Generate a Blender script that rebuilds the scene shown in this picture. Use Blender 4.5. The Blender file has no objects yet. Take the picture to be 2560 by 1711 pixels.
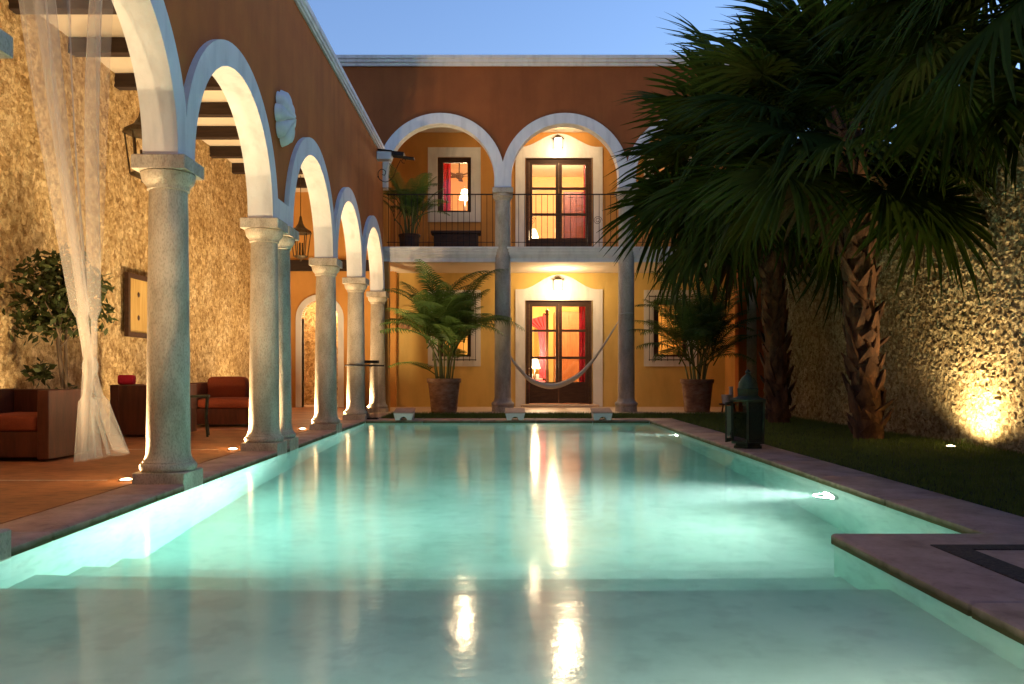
import bpy, math, random
from math import sin, cos, pi, radians, sqrt
from mathutils import Vector, Matrix, noise
random.seed(7)
S = bpy.context.scene
COL = S.collection

# ------------------------------------------------------------------ camera, sky, exposure
cam_d = bpy.data.cameras.new("camera"); cam = bpy.data.objects.new("camera", cam_d); COL.objects.link(cam)
cam.location = (0, 0, 1.0); cam.rotation_euler = (radians(90), 0, 0)
cam_d.sensor_width = 36.0; cam_d.lens = 36.0 * 2059 / 2560
cam_d.shift_x = 23 / 2560; cam_d.shift_y = 72.5 / 2560
cam_d.clip_start = 0.05; cam_d.clip_end = 500
S.camera = cam
W = bpy.data.worlds.new("World"); S.world = W; W.use_nodes = True
wn = W.node_tree.nodes; wl = W.node_tree.links
bg = wn["Background"]
sky = wn.new("ShaderNodeTexSky"); sky.sky_type = 'NISHITA'; sky.sun_disc = False
sky.sun_elevation = radians(-1.0); sky.sun_rotation = radians(70)
sky.altitude = 0; sky.air_density = 1.0; sky.dust_density = 1.0; sky.ozone_density = 2.35
wl.new(sky.outputs[0], bg.inputs[0]); bg.inputs[1].default_value = 1.12
S.view_settings.view_transform = 'Standard'; S.view_settings.look = 'None'
S.view_settings.exposure = 1.5; S.view_settings.gamma = 1.0
S.render.engine = 'CYCLES'
cy = S.cycles
cy.use_denoising = True; cy.max_bounces = 9; cy.diffuse_bounces = 4; cy.glossy_bounces = 4
cy.transmission_bounces = 6; cy.transparent_max_bounces = 12; cy.volume_bounces = 0
cy.sample_clamp_indirect = 6.0; cy.blur_glossy = 0.5
LANT = (1.0, 0.70, 0.40); WARM = (1.0, 0.72, 0.41); WARMW = (1.0, 0.74, 0.45)

# ------------------------------------------------------------------ materials
MATS = {}
def newmat(name):
    m = bpy.data.materials.new(name); m.use_nodes = True
    return m, m.node_tree.nodes, m.node_tree.links, m.node_tree.nodes["Principled BSDF"]
def ramp(n, stops):
    r = n.new("ShaderNodeValToRGB"); e = r.color_ramp.elements
    while len(e) < len(stops): e.new(0.5)
    for i, (p, c) in enumerate(stops):
        e[i].position = p; e[i].color = (*c, 1)
    return r
def surf(name, c1, c2=None, scale=6, detail=6, rough=0.85, bump=0.1, bscale=None, stretch=None, metal=0, c3=None, bdist=0.02, spec=0.3, lo=0.3, hi=0.7, speck=None):
    if name in MATS: return MATS[name]
    m, n, l, b = newmat(name)
    tc = n.new("ShaderNodeTexCoord"); mp = n.new("ShaderNodeMapping")
    l.new(tc.outputs['Object'], mp.inputs[0])
    if stretch: mp.inputs['Scale'].default_value = stretch
    t = n.new("ShaderNodeTexNoise"); t.inputs['Scale'].default_value = scale; t.inputs['Detail'].default_value = detail
    t.inputs['Roughness'].default_value = 0.62
    l.new(mp.outputs[0], t.inputs['Vector'])
    c2 = c2 or tuple(x * 0.75 for x in c1)
    st = [(lo, c2), (hi, c1)] if not c3 else [(lo, c2), ((lo + hi) / 2, c1), (hi, c3)]
    r = ramp(n, st); l.new(t.outputs['Fac'], r.inputs[0]); l.new(r.outputs[0], b.inputs['Base Color'])
    if speck:                                              # (scale, stretch, dark multiplier, low, high)
        m3 = n.new("ShaderNodeMapping"); m3.inputs['Scale'].default_value = speck[1]; l.new(tc.outputs['Object'], m3.inputs[0])
        t3 = n.new("ShaderNodeTexNoise"); t3.inputs['Scale'].default_value = speck[0]; t3.inputs['Detail'].default_value = 6; l.new(m3.outputs[0], t3.inputs['Vector'])
        r3 = ramp(n, [(speck[3], (speck[2],)*3), (speck[4], (1, 1, 1))]); l.new(t3.outputs['Fac'], r3.inputs[0])
        mm = n.new("ShaderNodeMix"); mm.data_type = 'RGBA'; mm.blend_type = 'MULTIPLY'; mm.inputs['Factor'].default_value = 1.0
        l.new(r.outputs[0], mm.inputs['A']); l.new(r3.outputs[0], mm.inputs['B']); l.new(mm.outputs['Result'], b.inputs['Base Color'])
    b.inputs['Roughness'].default_value = rough; b.inputs['Metallic'].default_value = metal
    b.inputs['Specular IOR Level'].default_value = spec
    if bump:
        t2 = n.new("ShaderNodeTexNoise"); t2.inputs['Scale'].default_value = bscale or scale * 5; t2.inputs['Detail'].default_value = 4
        l.new(mp.outputs[0], t2.inputs['Vector'])
        bp = n.new("ShaderNodeBump"); bp.inputs['Strength'].default_value = bump; bp.inputs['Distance'].default_value = bdist
        l.new(t2.outputs['Fac'], bp.inputs['Height']); l.new(bp.outputs[0], b.inputs['Normal'])
    MATS[name] = m; return m
def emit(name, col, s):
    m, n, l, b = newmat(name)
    b.inputs['Base Color'].default_value = (0.8, 0.7, 0.5, 1)
    b.inputs['Emission Color'].default_value = (*col, 1); b.inputs['Emission Strength'].default_value = s
    MATS[name] = m; return m
def rubble(name, ca, cb, cc, scale, bump=0.6, bdist=0.03):
    m, n, l, b = newmat(name)
    tc = n.new("ShaderNodeTexCoord")
    nz = n.new("ShaderNodeTexNoise"); nz.inputs['Scale'].default_value = scale * 0.7; nz.inputs['Detail'].default_value = 5
    l.new(tc.outputs['Object'], nz.inputs['Vector'])
    mx = n.new("ShaderNodeMix"); mx.data_type = 'VECTOR'; mx.inputs['Factor'].default_value = 0.20
    l.new(tc.outputs['Object'], mx.inputs['A']); l.new(nz.outputs['Color'], mx.inputs['B'])
    v = n.new("ShaderNodeTexVoronoi"); v.feature = 'DISTANCE_TO_EDGE'; v.inputs['Scale'].default_value = scale
    l.new(mx.outputs['Result'], v.inputs['Vector'])
    v2 = n.new("ShaderNodeTexVoronoi"); v2.inputs['Scale'].default_value = scale; l.new(mx.outputs['Result'], v2.inputs['Vector'])
    n2 = n.new("ShaderNodeTexNoise"); n2.inputs['Scale'].default_value = 0.9; n2.inputs['Detail'].default_value = 7; n2.inputs['Roughness'].default_value = 0.7
    l.new(tc.outputs['Object'], n2.inputs['Vector'])
    n3 = n.new("ShaderNodeTexNoise"); n3.inputs['Scale'].default_value = scale * 0.8; n3.inputs['Detail'].default_value = 6
    l.new(tc.outputs['Object'], n3.inputs['Vector'])
    r1 = ramp(n, [(0.32, ca), (0.5, cb), (0.66, cc)]); l.new(n2.outputs['Fac'], r1.inputs[0])
    r2 = ramp(n, [(0.36, (0.46, 0.36, 0.25)), (0.50, (0.84, 0.80, 0.74)), (0.64, (1, 1, 1))]); l.new(n3.outputs['Fac'], r2.inputs[0])
    m1 = n.new("ShaderNodeMix"); m1.data_type = 'RGBA'; m1.blend_type = 'MULTIPLY'; m1.inputs['Factor'].default_value = 0.8
    l.new(r1.outputs[0], m1.inputs['A']); l.new(r2.outputs[0], m1.inputs['B'])
    r3 = ramp(n, [(0.0, (0.35, 0.28, 0.2)), (0.06, (1, 1, 1))]); l.new(v.outputs['Distance'], r3.inputs[0])
    sr = n.new("ShaderNodeSeparateColor"); l.new(v2.outputs['Color'], sr.inputs[0])
    r4 = ramp(n, [(0.0, (0.50, 0.42, 0.33)), (0.45, (0.86, 0.82, 0.76)), (1.0, (1.12, 1.12, 1.12))]); l.new(sr.outputs[0], r4.inputs[0])
    m4 = n.new("ShaderNodeMix"); m4.data_type = 'RGBA'; m4.blend_type = 'MULTIPLY'; m4.inputs['Factor'].default_value = 0.85
    l.new(m1.outputs['Result'], m4.inputs['A']); l.new(r4.outputs[0], m4.inputs['B'])
    m2 = n.new("ShaderNodeMix"); m2.data_type = 'RGBA'; m2.blend_type = 'MULTIPLY'; m2.inputs['Factor'].default_value = 0.7
    l.new(m4.outputs['Result'], m2.inputs['A']); l.new(r3.outputs[0], m2.inputs['B'])
    l.new(m2.outputs['Result'], b.inputs['Base Color'])
    b.inputs['Roughness'].default_value = 0.95; b.inputs['Specular IOR Level'].default_value = 0.1
    ad = n.new("ShaderNodeMath"); ad.operation = 'ADD'
    sm = n.new("ShaderNodeMapRange"); sm.inputs['From Max'].default_value = 0.12; l.new(v.outputs['Distance'], sm.inputs['Value'])
    l.new(sm.outputs[0], ad.inputs[0]); l.new(n3.outputs['Fac'], ad.inputs[1])
    bp = n.new("ShaderNodeBump"); bp.inputs['Strength'].default_value = bump; bp.inputs['Distance'].default_value = bdist
    l.new(ad.outputs[0], bp.inputs['Height']); l.new(bp.outputs[0], b.inputs['Normal'])
    MATS[name] = m; return m
def glass_pane(name):
    m, n, l, b = newmat(name); out = n["Material Output"]; n.remove(b)
    tr = n.new("ShaderNodeBsdfTransparent"); tr.inputs[0].default_value = (0.96, 0.96, 0.94, 1)
    gl = n.new("ShaderNodeBsdfGlossy"); gl.inputs['Roughness'].default_value = 0.02
    fr = n.new("ShaderNodeFresnel"); fr.inputs[0].default_value = 1.45
    mx = n.new("ShaderNodeMixShader"); l.new(fr.outputs[0], mx.inputs[0]); l.new(tr.outputs[0], mx.inputs[1]); l.new(gl.outputs[0], mx.inputs[2])
    l.new(mx.outputs[0], out.inputs[0]); MATS[name] = m; return m
def leafmat(name, c1, c2, trans=0.35, rough=0.45):
    m, n, l, b = newmat(name); out = n["Material Output"]
    oi = n.new("ShaderNodeObjectInfo"); tc = n.new("ShaderNodeTexCoord")
    t = n.new("ShaderNodeTexNoise"); t.inputs['Scale'].default_value = 3.0; l.new(tc.outputs['Object'], t.inputs['Vector'])
    a = n.new("ShaderNodeMath"); a.operation = 'MULTIPLY_ADD'; l.new(oi.outputs['Random'], a.inputs[0]); a.inputs[1].default_value = 0.6
    l.new(t.outputs['Fac'], a.inputs[2])
    r = ramp(n, [(0.35, c1), (1.0, c2)]); l.new(a.outputs[0], r.inputs[0])
    l.new(r.outputs[0], b.inputs['Base Color']); b.inputs['Roughness'].default_value = rough; b.inputs['Specular IOR Level'].default_value = 0.12
    tl = n.new("ShaderNodeBsdfTranslucent"); l.new(r.outputs[0], tl.inputs[0])
    mx = n.new("ShaderNodeMixShader"); mx.inputs[0].default_value = trans
    l.new(b.outputs[0], mx.inputs[1]); l.new(tl.outputs[0], mx.inputs[2]); l.new(mx.outputs[0], out.inputs[0])
    MATS[name] = m; return m

M_brown = surf('terracotta_stucco', (0.52, 0.150, 0.024), (0.41, 0.112, 0.018), 1.3, 10, 0.9, 0.2, 45, speck=(2.2, (1.6, 1.6, 0.22), 0.86, 0.34, 0.56))
M_facade = surf('dark_terracotta_stucco', (0.34, 0.100, 0.024), (0.27, 0.076, 0.019), 1.3, 10, 0.9, 0.2, 45, speck=(2.2, (1.6, 1.6, 0.22), 0.86, 0.34, 0.56))
M_white = surf('white_plaster', (0.78, 0.76, 0.72), (0.69, 0.66, 0.61), 1.4, 9, 0.85, 0.22, 14, bdist=0.03, speck=(3.0, (2, 2, 0.35), 0.84, 0.32, 0.52))
M_ochre = surf('ochre_stucco', (0.73, 0.51, 0.16), (0.64, 0.42, 0.12), 1.0, 9, 0.88, 0.14, 40, speck=(1.8, (1.5, 1.5, 0.4), 0.86, 0.34, 0.55))
M_orange = surf('orange_stucco', (0.64, 0.32, 0.085), (0.54, 0.25, 0.06), 1.0, 9, 0.88, 0.14, 40, speck=(1.8, (1.5, 1.5, 0.4), 0.84, 0.34, 0.55))
M_cream = surf('cream_ceiling', (0.74, 0.64, 0.48), (0.66, 0.56, 0.42), 1.5, 6, 0.9, 0.05, 30)
M_colstone = surf('column_stone', (0.50, 0.42, 0.31), (0.33, 0.27, 0.185), 4, 10, 0.92, 0.5, 70, (1, 1, 0.45), c3=(0.64, 0.55, 0.41), bdist=0.012, speck=(85, (1, 1, 0.5), 0.74, 0.36, 0.52))
M_coping = surf('coping_stone', (0.38, 0.25, 0.19), (0.25, 0.155, 0.115), 3.5, 9, 0.8, 0.15, 50, c3=(0.46, 0.31, 0.24), bdist=0.006, speck=(22, (1, 1, 1), 0.85, 0.32, 0.48))
def algae(m):                                              # olive stain on the low wet edge of the coping
    n, l = m.node_tree.nodes, m.node_tree.links; b = n["Principled BSDF"]; src = b.inputs['Base Color'].links[0].from_socket
    tc = n.new("ShaderNodeTexCoord"); sx = n.new("ShaderNodeSeparateXYZ"); l.new(tc.outputs['Object'], sx.inputs[0])
    nz = n.new("ShaderNodeTexNoise"); nz.inputs['Scale'].default_value = 9; l.new(tc.outputs['Object'], nz.inputs['Vector'])
    ma = n.new("ShaderNodeMath"); ma.operation = 'MULTIPLY_ADD'; l.new(nz.outputs['Fac'], ma.inputs[0]); ma.inputs[1].default_value = 0.03; l.new(sx.outputs['Z'], ma.inputs[2])
    mr = n.new("ShaderNodeMapRange"); mr.inputs['From Min'].default_value = 0.006; mr.inputs['From Max'].default_value = -0.03; l.new(ma.outputs[0], mr.inputs['Value'])
    mx = n.new("ShaderNodeMix"); mx.data_type = 'RGBA'; l.new(mr.outputs[0], mx.inputs['Factor']); l.new(src, mx.inputs['A']); mx.inputs['B'].default_value = (0.085, 0.075, 0.018, 1)
    l.new(mx.outputs['Result'], b.inputs['Base Color'])
algae(M_coping)
M_floor = surf('terracotta_floor', (0.33, 0.125, 0.045), (0.19, 0.065, 0.022), 2.2, 9, 0.5, 0.10, 30, c3=(0.42, 0.18, 0.07), bdist=0.006, speck=(7, (1, 2.5, 1), 0.6, 0.34, 0.52))
M_terrace = surf('terrace_stone', (0.62, 0.48, 0.36), (0.52, 0.38, 0.27), 3, 8, 0.6, 0.08, 40)
M_litjoint = surf('lit_joint', (0.62, 0.56, 0.48), None, 20, 4, 0.9, 0.2)
M_pebble = surf('dark_pebble', (0.085, 0.07, 0.055), (0.03, 0.025, 0.02), 45, 4, 0.8, 0.9, 60, bdist=0.02)
M_darkwood = surf('dark_wood', (0.075, 0.035, 0.018), (0.035, 0.016, 0.009), 5, 6, 0.55, 0.15, 30, (1, 6, 6))
M_beam = surf('beam_wood', (0.05, 0.028, 0.016), (0.022, 0.012, 0.008), 4, 6, 0.8, 0.3, 30, (0.4, 6, 6))
M_redwood = surf('red_wood', (0.11, 0.030, 0.013), (0.05, 0.014, 0.007), 3, 6, 0.5, 0.1, 20, (5, 5, 0.7))
M_brownwood = surf('wardrobe_wood', (0.42, 0.16, 0.055), (0.28, 0.095, 0.03), 3, 6, 0.5, 0.1, 20, (5, 5, 0.7))
M_iron = surf('black_iron', (0.025, 0.022, 0.020), (0.012, 0.011, 0.010), 20, 4, 0.55, 0.2, 60, metal=0.6)
M_bronze = surf('bronze_patina', (0.12, 0.085, 0.045), (0.05, 0.035, 0.02), 14, 5, 0.5, 0.2, 60, metal=0.7)
M_patina = surf('green_patina', (0.04, 0.046, 0.024), (0.016, 0.019, 0.010), 9, 7, 0.6, 0.3, 40, metal=0.3, c3=(0.055, 0.058, 0.03))
M_terra = surf('terracotta_pot', (0.30, 0.15, 0.075), (0.16, 0.075, 0.04), 5, 8, 0.85, 0.3, 30, (1, 1, 2.5), c3=(0.38, 0.24, 0.15), bdist=0.01)
M_soil = surf('soil', (0.05, 0.032, 0.02), None, 30, 4, 1.0, 0.8)
M_orangefab = surf('orange_fabric', (0.25, 0.052, 0.018), (0.19, 0.038, 0.013), 60, 4, 0.95, 0.3, 200, bdist=0.003)
M_redfab = surf('crimson_fabric', (0.50, 0.015, 0.04), (0.36, 0.010, 0.028), 8, 4, 0.9, 0.2, 60)
M_pinkfab = surf('pink_fabric', (0.75, 0.12, 0.16), (0.65, 0.09, 0.12), 8, 4, 0.9, 0.2, 60)
M_hammock = surf('cotton_rope', (0.74, 0.68, 0.56), (0.52, 0.46, 0.36), 40, 4, 0.95, 0.5, 120, (1, 6, 6), bdist=0.006)
M_grass = leafmat('grass_blades', (0.055, 0.095, 0.016), (0.11, 0.16, 0.035), 0.25, 0.6)
M_turf = surf('turf_soil', (0.022, 0.034, 0.010), (0.012, 0.018, 0.006), 14, 6, 1.0, 0.8, 60)
M_palm = leafmat('fan_palm_leaf', (0.016, 0.034, 0.003), (0.048, 0.076, 0.009), 0.3, 0.75)
M_palmdry = leafmat('dry_palm_leaf', (0.06, 0.042, 0.016), (0.10, 0.07, 0.028), 0.2, 0.7)
M_areca = leafmat('areca_leaf', (0.045, 0.085, 0.014), (0.10, 0.16, 0.035), 0.4, 0.42)
M_cane = surf('palm_cane', (0.16, 0.17, 0.05), (0.09, 0.10, 0.03), 8, 4, 0.6, 0.15, 30, (1, 1, 0.3))
M_ficus = leafmat('ficus_leaf', (0.022, 0.030, 0.008), (0.050, 0.060, 0.016), 0.3, 0.5)
M_bark = surf('bark', (0.14, 0.095, 0.055), (0.06, 0.04, 0.022), 8, 8, 0.95, 0.6, 30, (1, 1, 0.4))
M_boot = surf('palm_boot', (0.10, 0.05, 0.022), (0.03, 0.015, 0.008), 6, 8, 0.9, 0.6, 40, (1, 1, 0.4), c3=(0.24, 0.11, 0.045))
M_silver = surf('steel', (0.5, 0.48, 0.44), None, 10, 3, 0.3, 0.0, metal=1.0)
M_whitebox = surf('white_housing', (0.72, 0.73, 0.75), (0.62, 0.63, 0.66), 4, 4, 0.5, 0.0)
M_pool = surf('pool_plaster', (0.68, 0.75, 0.64), (0.56, 0.64, 0.53), 1.1, 9, 0.8, 0.06, 30, c3=(0.76, 0.80, 0.70), speck=(6, (1, 1, 1), 0.88, 0.36, 0.5))
M_pane = glass_pane('window_glass')
M_gold = surf('gilded_canvas', (0.62, 0.42, 0.14), (0.40, 0.24, 0.06), 3.2, 5, 0.6, 0.1, 30, (5, 5, 0.35))
M_loggia = rubble('coral_rubble', (0.56, 0.40, 0.18), (0.72, 0.55, 0.29), (0.84, 0.69, 0.42), 15, 0.6, 0.016)
M_garden = rubble('garden_rubble', (0.32, 0.28, 0.15), (0.45, 0.39, 0.22), (0.56, 0.49, 0.30), 15, 0.6, 0.016)
E_bulb = emit('lantern_bulb', (1.0, 0.84, 0.60), 1.9)
E_spot = emit('uplight_lens', (1.0, 0.78, 0.45), 12.0)
E_pool = emit('pool_light_lens', (1.0, 0.98, 0.86), 60.0)
E_shade = emit('lamp_shade_glow', (1.0, 0.78, 0.45), 3.0)

def sheer():
    m, n, l, b = newmat('sheer_curtain_cloth'); out = n["Material Output"]
    b.inputs['Base Color'].default_value = (0.72, 0.64, 0.54, 1); b.inputs['Roughness'].default_value = 0.9
    tr = n.new("ShaderNodeBsdfTransparent"); tl = n.new("ShaderNodeBsdfTranslucent"); tl.inputs[0].default_value = (0.72, 0.64, 0.54, 1)
    m1 = n.new("ShaderNodeMixShader"); m1.inputs[0].default_value = 0.5; l.new(b.outputs[0], m1.inputs[1]); l.new(tl.outputs[0], m1.inputs[2])
    lw = n.new("ShaderNodeLayerWeight"); lw.inputs[0].default_value = 0.35
    mr = n.new("ShaderNodeMapRange"); mr.inputs['To Min'].default_value = 0.19; mr.inputs['To Max'].default_value = 0.56
    l.new(lw.outputs['Facing'], mr.inputs['Value'])
    m2 = n.new("ShaderNodeMixShader"); l.new(mr.outputs[0], m2.inputs[0]); l.new(tr.outputs[0], m2.inputs[1]); l.new(m1.outputs[0], m2.inputs[2])
    l.new(m2.outputs[0], out.inputs[0]); return m
M_sheer = sheer()
def water_mat():
    m, n, l, b = newmat('pool_water'); out = n["Material Output"]; n.remove(b)
    tc = n.new("ShaderNodeTexCoord"); mp = n.new("ShaderNodeMapping"); mp.inputs['Scale'].default_value = (1.0, 1.6, 1.0)
    l.new(tc.outputs['Object'], mp.inputs[0])
    t = n.new("ShaderNodeTexNoise"); t.inputs['Scale'].default_value = 3.0; t.inputs['Detail'].default_value = 3; l.new(mp.outputs[0], t.inputs['Vector'])
    bp = n.new("ShaderNodeBump"); bp.inputs['Strength'].default_value = 0.10; bp.inputs['Distance'].default_value = 0.02
    l.new(t.outputs['Fac'], bp.inputs['Height'])
    rf = n.new("ShaderNodeBsdfRefraction"); rf.inputs['IOR'].default_value = 1.33; rf.inputs['Roughness'].default_value = 0.03
    gl = n.new("ShaderNodeBsdfGlossy"); gl.inputs['Roughness'].default_value = 0.11
    fr = n.new("ShaderNodeFresnel"); fr.inputs[0].default_value = 1.33
    mp2 = n.new("ShaderNodeMapping"); mp2.inputs['Scale'].default_value = (36.0, 22.0, 1.0); l.new(tc.outputs['Object'], mp2.inputs[0])
    t2 = n.new("ShaderNodeTexNoise"); t2.inputs['Scale'].default_value = 1.0; t2.inputs['Detail'].default_value = 5; l.new(mp2.outputs[0], t2.inputs['Vector'])
    bp2 = n.new("ShaderNodeBump"); bp2.inputs['Strength'].default_value = 0.085; bp2.inputs['Distance'].default_value = 0.005
    l.new(t2.outputs['Fac'], bp2.inputs['Height']); l.new(bp.outputs[0], bp2.inputs['Normal'])
    for x in (rf, fr): l.new(bp.outputs[0], x.inputs['Normal'])
    l.new(bp2.outputs[0], gl.inputs['Normal'])
    mx = n.new("ShaderNodeMixShader"); l.new(fr.outputs[0], mx.inputs[0]); l.new(rf.outputs[0], mx.inputs[1]); l.new(gl.outputs[0], mx.inputs[2])
    l.new(mx.outputs[0], out.inputs['Surface'])
    va = n.new("ShaderNodeVolumeAbsorption"); va.inputs[0].default_value = (0.19, 0.83, 0.86, 1); va.inputs[1].default_value = 0.16
    vs = n.new("ShaderNodeVolumeScatter"); vs.inputs[0].default_value = (0.75, 1.0, 0.95, 1); vs.inputs[1].default_value = 0.034; vs.inputs[2].default_value = 0.3
    ad = n.new("ShaderNodeAddShader"); l.new(va.outputs[0], ad.inputs[0]); l.new(vs.outputs[0], ad.inputs[1])
    l.new(ad.outputs[0], out.inputs['Volume'])
    return m
M_water = water_mat()

# ------------------------------------------------------------------ mesh helpers
class MB:
    def __init__(s): s.v = []; s.f = []; s.sm = []
    def add(s, vs, fs, smooth=False):
        o = len(s.v); s.v += [tuple(p) for p in vs]; s.f += [tuple(i + o for i in f) for f in fs]; s.sm += [smooth] * len(fs); return s
    def box(s, x0, x1, y0, y1, z0, z1):
        return s.add([(x0,y0,z0),(x1,y0,z0),(x1,y1,z0),(x0,y1,z0),(x0,y0,z1),(x1,y0,z1),(x1,y1,z1),(x0,y1,z1)],
              [(0,3,2,1),(4,5,6,7),(0,1,5,4),(1,2,6,5),(2,3,7,6),(3,0,4,7)])
    def bbox(s, x0, x1, y0, y1, z0, z1, b=0.01):          # box with chamfered vertical + top edges
        p = [(x0+b,y0),(x1-b,y0),(x1,y0+b),(x1,y1-b),(x1-b,y1),(x0+b,y1),(x0,y1-b),(x0,y0+b)]
        q = [(x0+2*b,y0+b),(x1-2*b,y0+b),(x1-b,y0+2*b),(x1-b,y1-2*b),(x1-2*b,y1-b),(x0+2*b,y1-b),(x0+b,y1-2*b),(x0+b,y0+2*b)]
        v = [(a,c,z0) for a,c in p] + [(a,c,z1-b) for a,c in p] + [(a,c,z1) for a,c in q]
        f = [tuple(range(7,-1,-1)), tuple(range(16,24))]
        for k in (0, 8):
            f += [(k+i, k+(i+1)%8, k+8+(i+1)%8, k+8+i) for i in range(8)]
        return s.add(v, f)
    def cushion(s, x0, x1, y0, y1, z0, z1, e=0.16, n=28, m=14):
        c_ = ((x0+x1)/2, (y0+y1)/2, (z0+z1)/2); h = ((x1-x0)/2, (y1-y0)/2, (z1-z0)/2)
        pw = lambda t, q: math.copysign(abs(t)**q, t); v = []; f = []
        for j in range(m+1):
            a = -pi/2+pi*j/m
            for i in range(n):
                b = 2*pi*i/n; v.append((c_[0]+h[0]*pw(cos(a),0.28)*pw(cos(b),e), c_[1]+h[1]*pw(cos(a),0.28)*pw(sin(b),e), c_[2]+h[2]*pw(sin(a),0.42)))
        for j in range(m): f += [(j*n+i, j*n+(i+1)%n, (j+1)*n+(i+1)%n, (j+1)*n+i) for i in range(n)]
        return s.add(v, f, True)
    def lathe(s, prof, cx=0, cy=0, n=32, smooth=True, cap=True, phase=0.0):
        v = []; f = []
        for r, z in prof: v += [(cx + r*cos(2*pi*i/n+phase), cy + r*sin(2*pi*i/n+phase), z) for i in range(n)]
        for k in range(len(prof)-1):
            f += [(k*n+i, k*n+(i+1)%n, (k+1)*n+(i+1)%n, (k+1)*n+i) for i in range(n)]
        s.add(v, f, smooth)
        if cap:
            m = (len(prof)-1)*n; o = len(s.v) - len(v)
            s.f += [tuple(o+i for i in range(n-1,-1,-1)), tuple(o+m+i for i in range(n))]; s.sm += [False, False]
        return s
    def tube(s, pts, r, n=8, smooth=True):
        pts = [Vector(p) for p in pts]; rr = r if isinstance(r, (list, tuple)) else [r]*len(pts)
        v = []; f = []; up = None
        for i, p in enumerate(pts):
            d = (pts[min(i+1, len(pts)-1)] - pts[max(i-1, 0)]).normalized()
            if up is None: up = d.orthogonal().normalized()
            up = (up - d*up.dot(d)).normalized(); sd = d.cross(up)
            v += [p + (up*cos(2*pi*k/n) + sd*sin(2*pi*k/n))*rr[i] for k in range(n)]
        for k in range(len(pts)-1):
            f += [(k*n+i, k*n+(i+1)%n, (k+1)*n+(i+1)%n, (k+1)*n+i) for i in range(n)]
        f += [tuple(range(n-1,-1,-1)), tuple((len(pts)-1)*n+i for i in range(n))]
        return s.add(v, f, smooth)
    def prism(s, poly, axis, a, b):                        # poly of (p,z); axis 'x': extrude along y from a to b ; axis 'y': poly p is y, extrude x
        n = len(poly)
        mk = (lambda p,z,t: (p,t,z)) if axis == 'x' else ((lambda p,z,t: (t,p,z)) if axis == 'y' else (lambda p,z,t: (p,z,t)))
        v = [mk(p,z,a) for p,z in poly] + [mk(p,z,b) for p,z in poly]
        f = [tuple(range(n-1,-1,-1)), tuple(range(n,2*n))] + [(i,(i+1)%n,n+(i+1)%n,n+i) for i in range(n)]
        return s.add(v, f)
    def xf(s, mat):
        s.v = [tuple(mat @ Vector(p)) for p in s.v]; return s
    def mesh(s, name, mat):
        me = bpy.data.meshes.new(name); me.from_pydata(s.v, [], s.f)
        me.polygons.foreach_set('use_smooth', s.sm)
        import bmesh
        if len(s.f) < 60000:
            bm = bmesh.new(); bm.from_mesh(me); bmesh.ops.recalc_face_normals(bm, faces=bm.faces); bm.to_mesh(me); bm.free()
        me.materials.append(mat); me.update(); me.set_sharp_from_angle(angle=radians(38)); return me
    def build(s, name, mat, parent=None, world=False):
        if parent is not None and world:
            o = world_origin(parent); s.v = [(p[0]-o[0], p[1]-o[1], p[2]-o[2]) for p in s.v]
        ob = bpy.data.objects.new(name, s.mesh(name, mat)); COL.objects.link(ob)
        if parent is not None: ob.parent = parent
        return ob
def world_origin(o):
    p = Vector((0,0,0))
    while o is not None: p = p + Vector(o.location); o = o.parent
    return p
def tag(o, label, cat, group=None):
    o['label'] = label; o['category'] = cat
    if group: o['group'] = group
    return o
def thing(name, label, cat, loc=(0,0,0), rz=0.0, group=None):
    o = bpy.data.objects.new(name, None); COL.objects.link(o); o.empty_display_size = 0.1
    o.location = loc; o.rotation_euler = (0, 0, rz); return tag(o, label, cat, group)
def struct(name, mb, mat, kind='structure'):
    o = mb.build(name, mat); o['kind'] = kind; return o
def copy_tree(o, parent=None):
    c = o.copy(); COL.objects.link(c); c.parent = parent
    for ch in list(o.children): copy_tree(ch, c)
    return c
def lamp(name, kind, loc, energy, color, parent=None, size=0.05, rot=None, spot=None, blend=0.5):
    d = bpy.data.lights.new(name, kind); d.energy = energy; d.color = color
    d.shadow_soft_size = size
    if kind == 'SPOT': d.spot_size = radians(spot); d.spot_blend = blend
    o = bpy.data.objects.new(name, d); COL.objects.link(o); o.location = loc
    if rot: o.rotation_euler = rot
    if parent: o.parent = parent
    return o
def P(u, v, y): return ((u-1257)*y/2059, y, 1-(v-928)*y/2059)

# ------------------------------------------------------------------ ground, pool, decks
PL, PR, PN, PF, NY = -2.81, 3.0, 0.6, 16.8, 5.09       # pool edges; notch at Y=NY, X=2.02
NX = 2.02
g = MB()
for x0,x1,y0,y1 in ((-120,-3.05,-60,120),(3.3,120,-60,120),(-3.05,3.3,-60,0.3),(-3.05,3.3,17.1,120)):
    g.add([(x0,y0,-0.03),(x1,y0,-0.03),(x1,y1,-0.03),(x0,y1,-0.03)], [(0,1,2,3)])
struct('ground', g, M_turf)
b = MB()                                                # basin: walls, steps and floor
zt = -0.03; zb = -2.05
L, R = PL-0.02, PR+0.02
b.box(L-0.2, L, PN-0.3, PF+0.25, zb, zt); b.box(R, R+0.2, NY-0.25, PF+0.25, zb, zt)
b.box(L, R, PF+0.02, PF+0.25, zb, zt); b.box(L, R, PN-0.3, PN-0.02, zb, zt)
b.box(NX+0.02, R, NY-0.25, NY-0.02, zb, zt); b.box(NX+0.02, NX+0.25, PN, NY-0.25, zb, zt)
WZ = -0.06
b.box(L, NX+0.02, PN-0.02, 4.35, zb+0.02, WZ-0.36)
b.box(L, R, 4.35, 4.98, zb+0.02, WZ-0.74); b.box(L, R, 4.98, 5.55, zb+0.02, WZ-1.12); b.box(L, R, 5.55, 6.15, zb+0.02, WZ-1.5)
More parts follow.
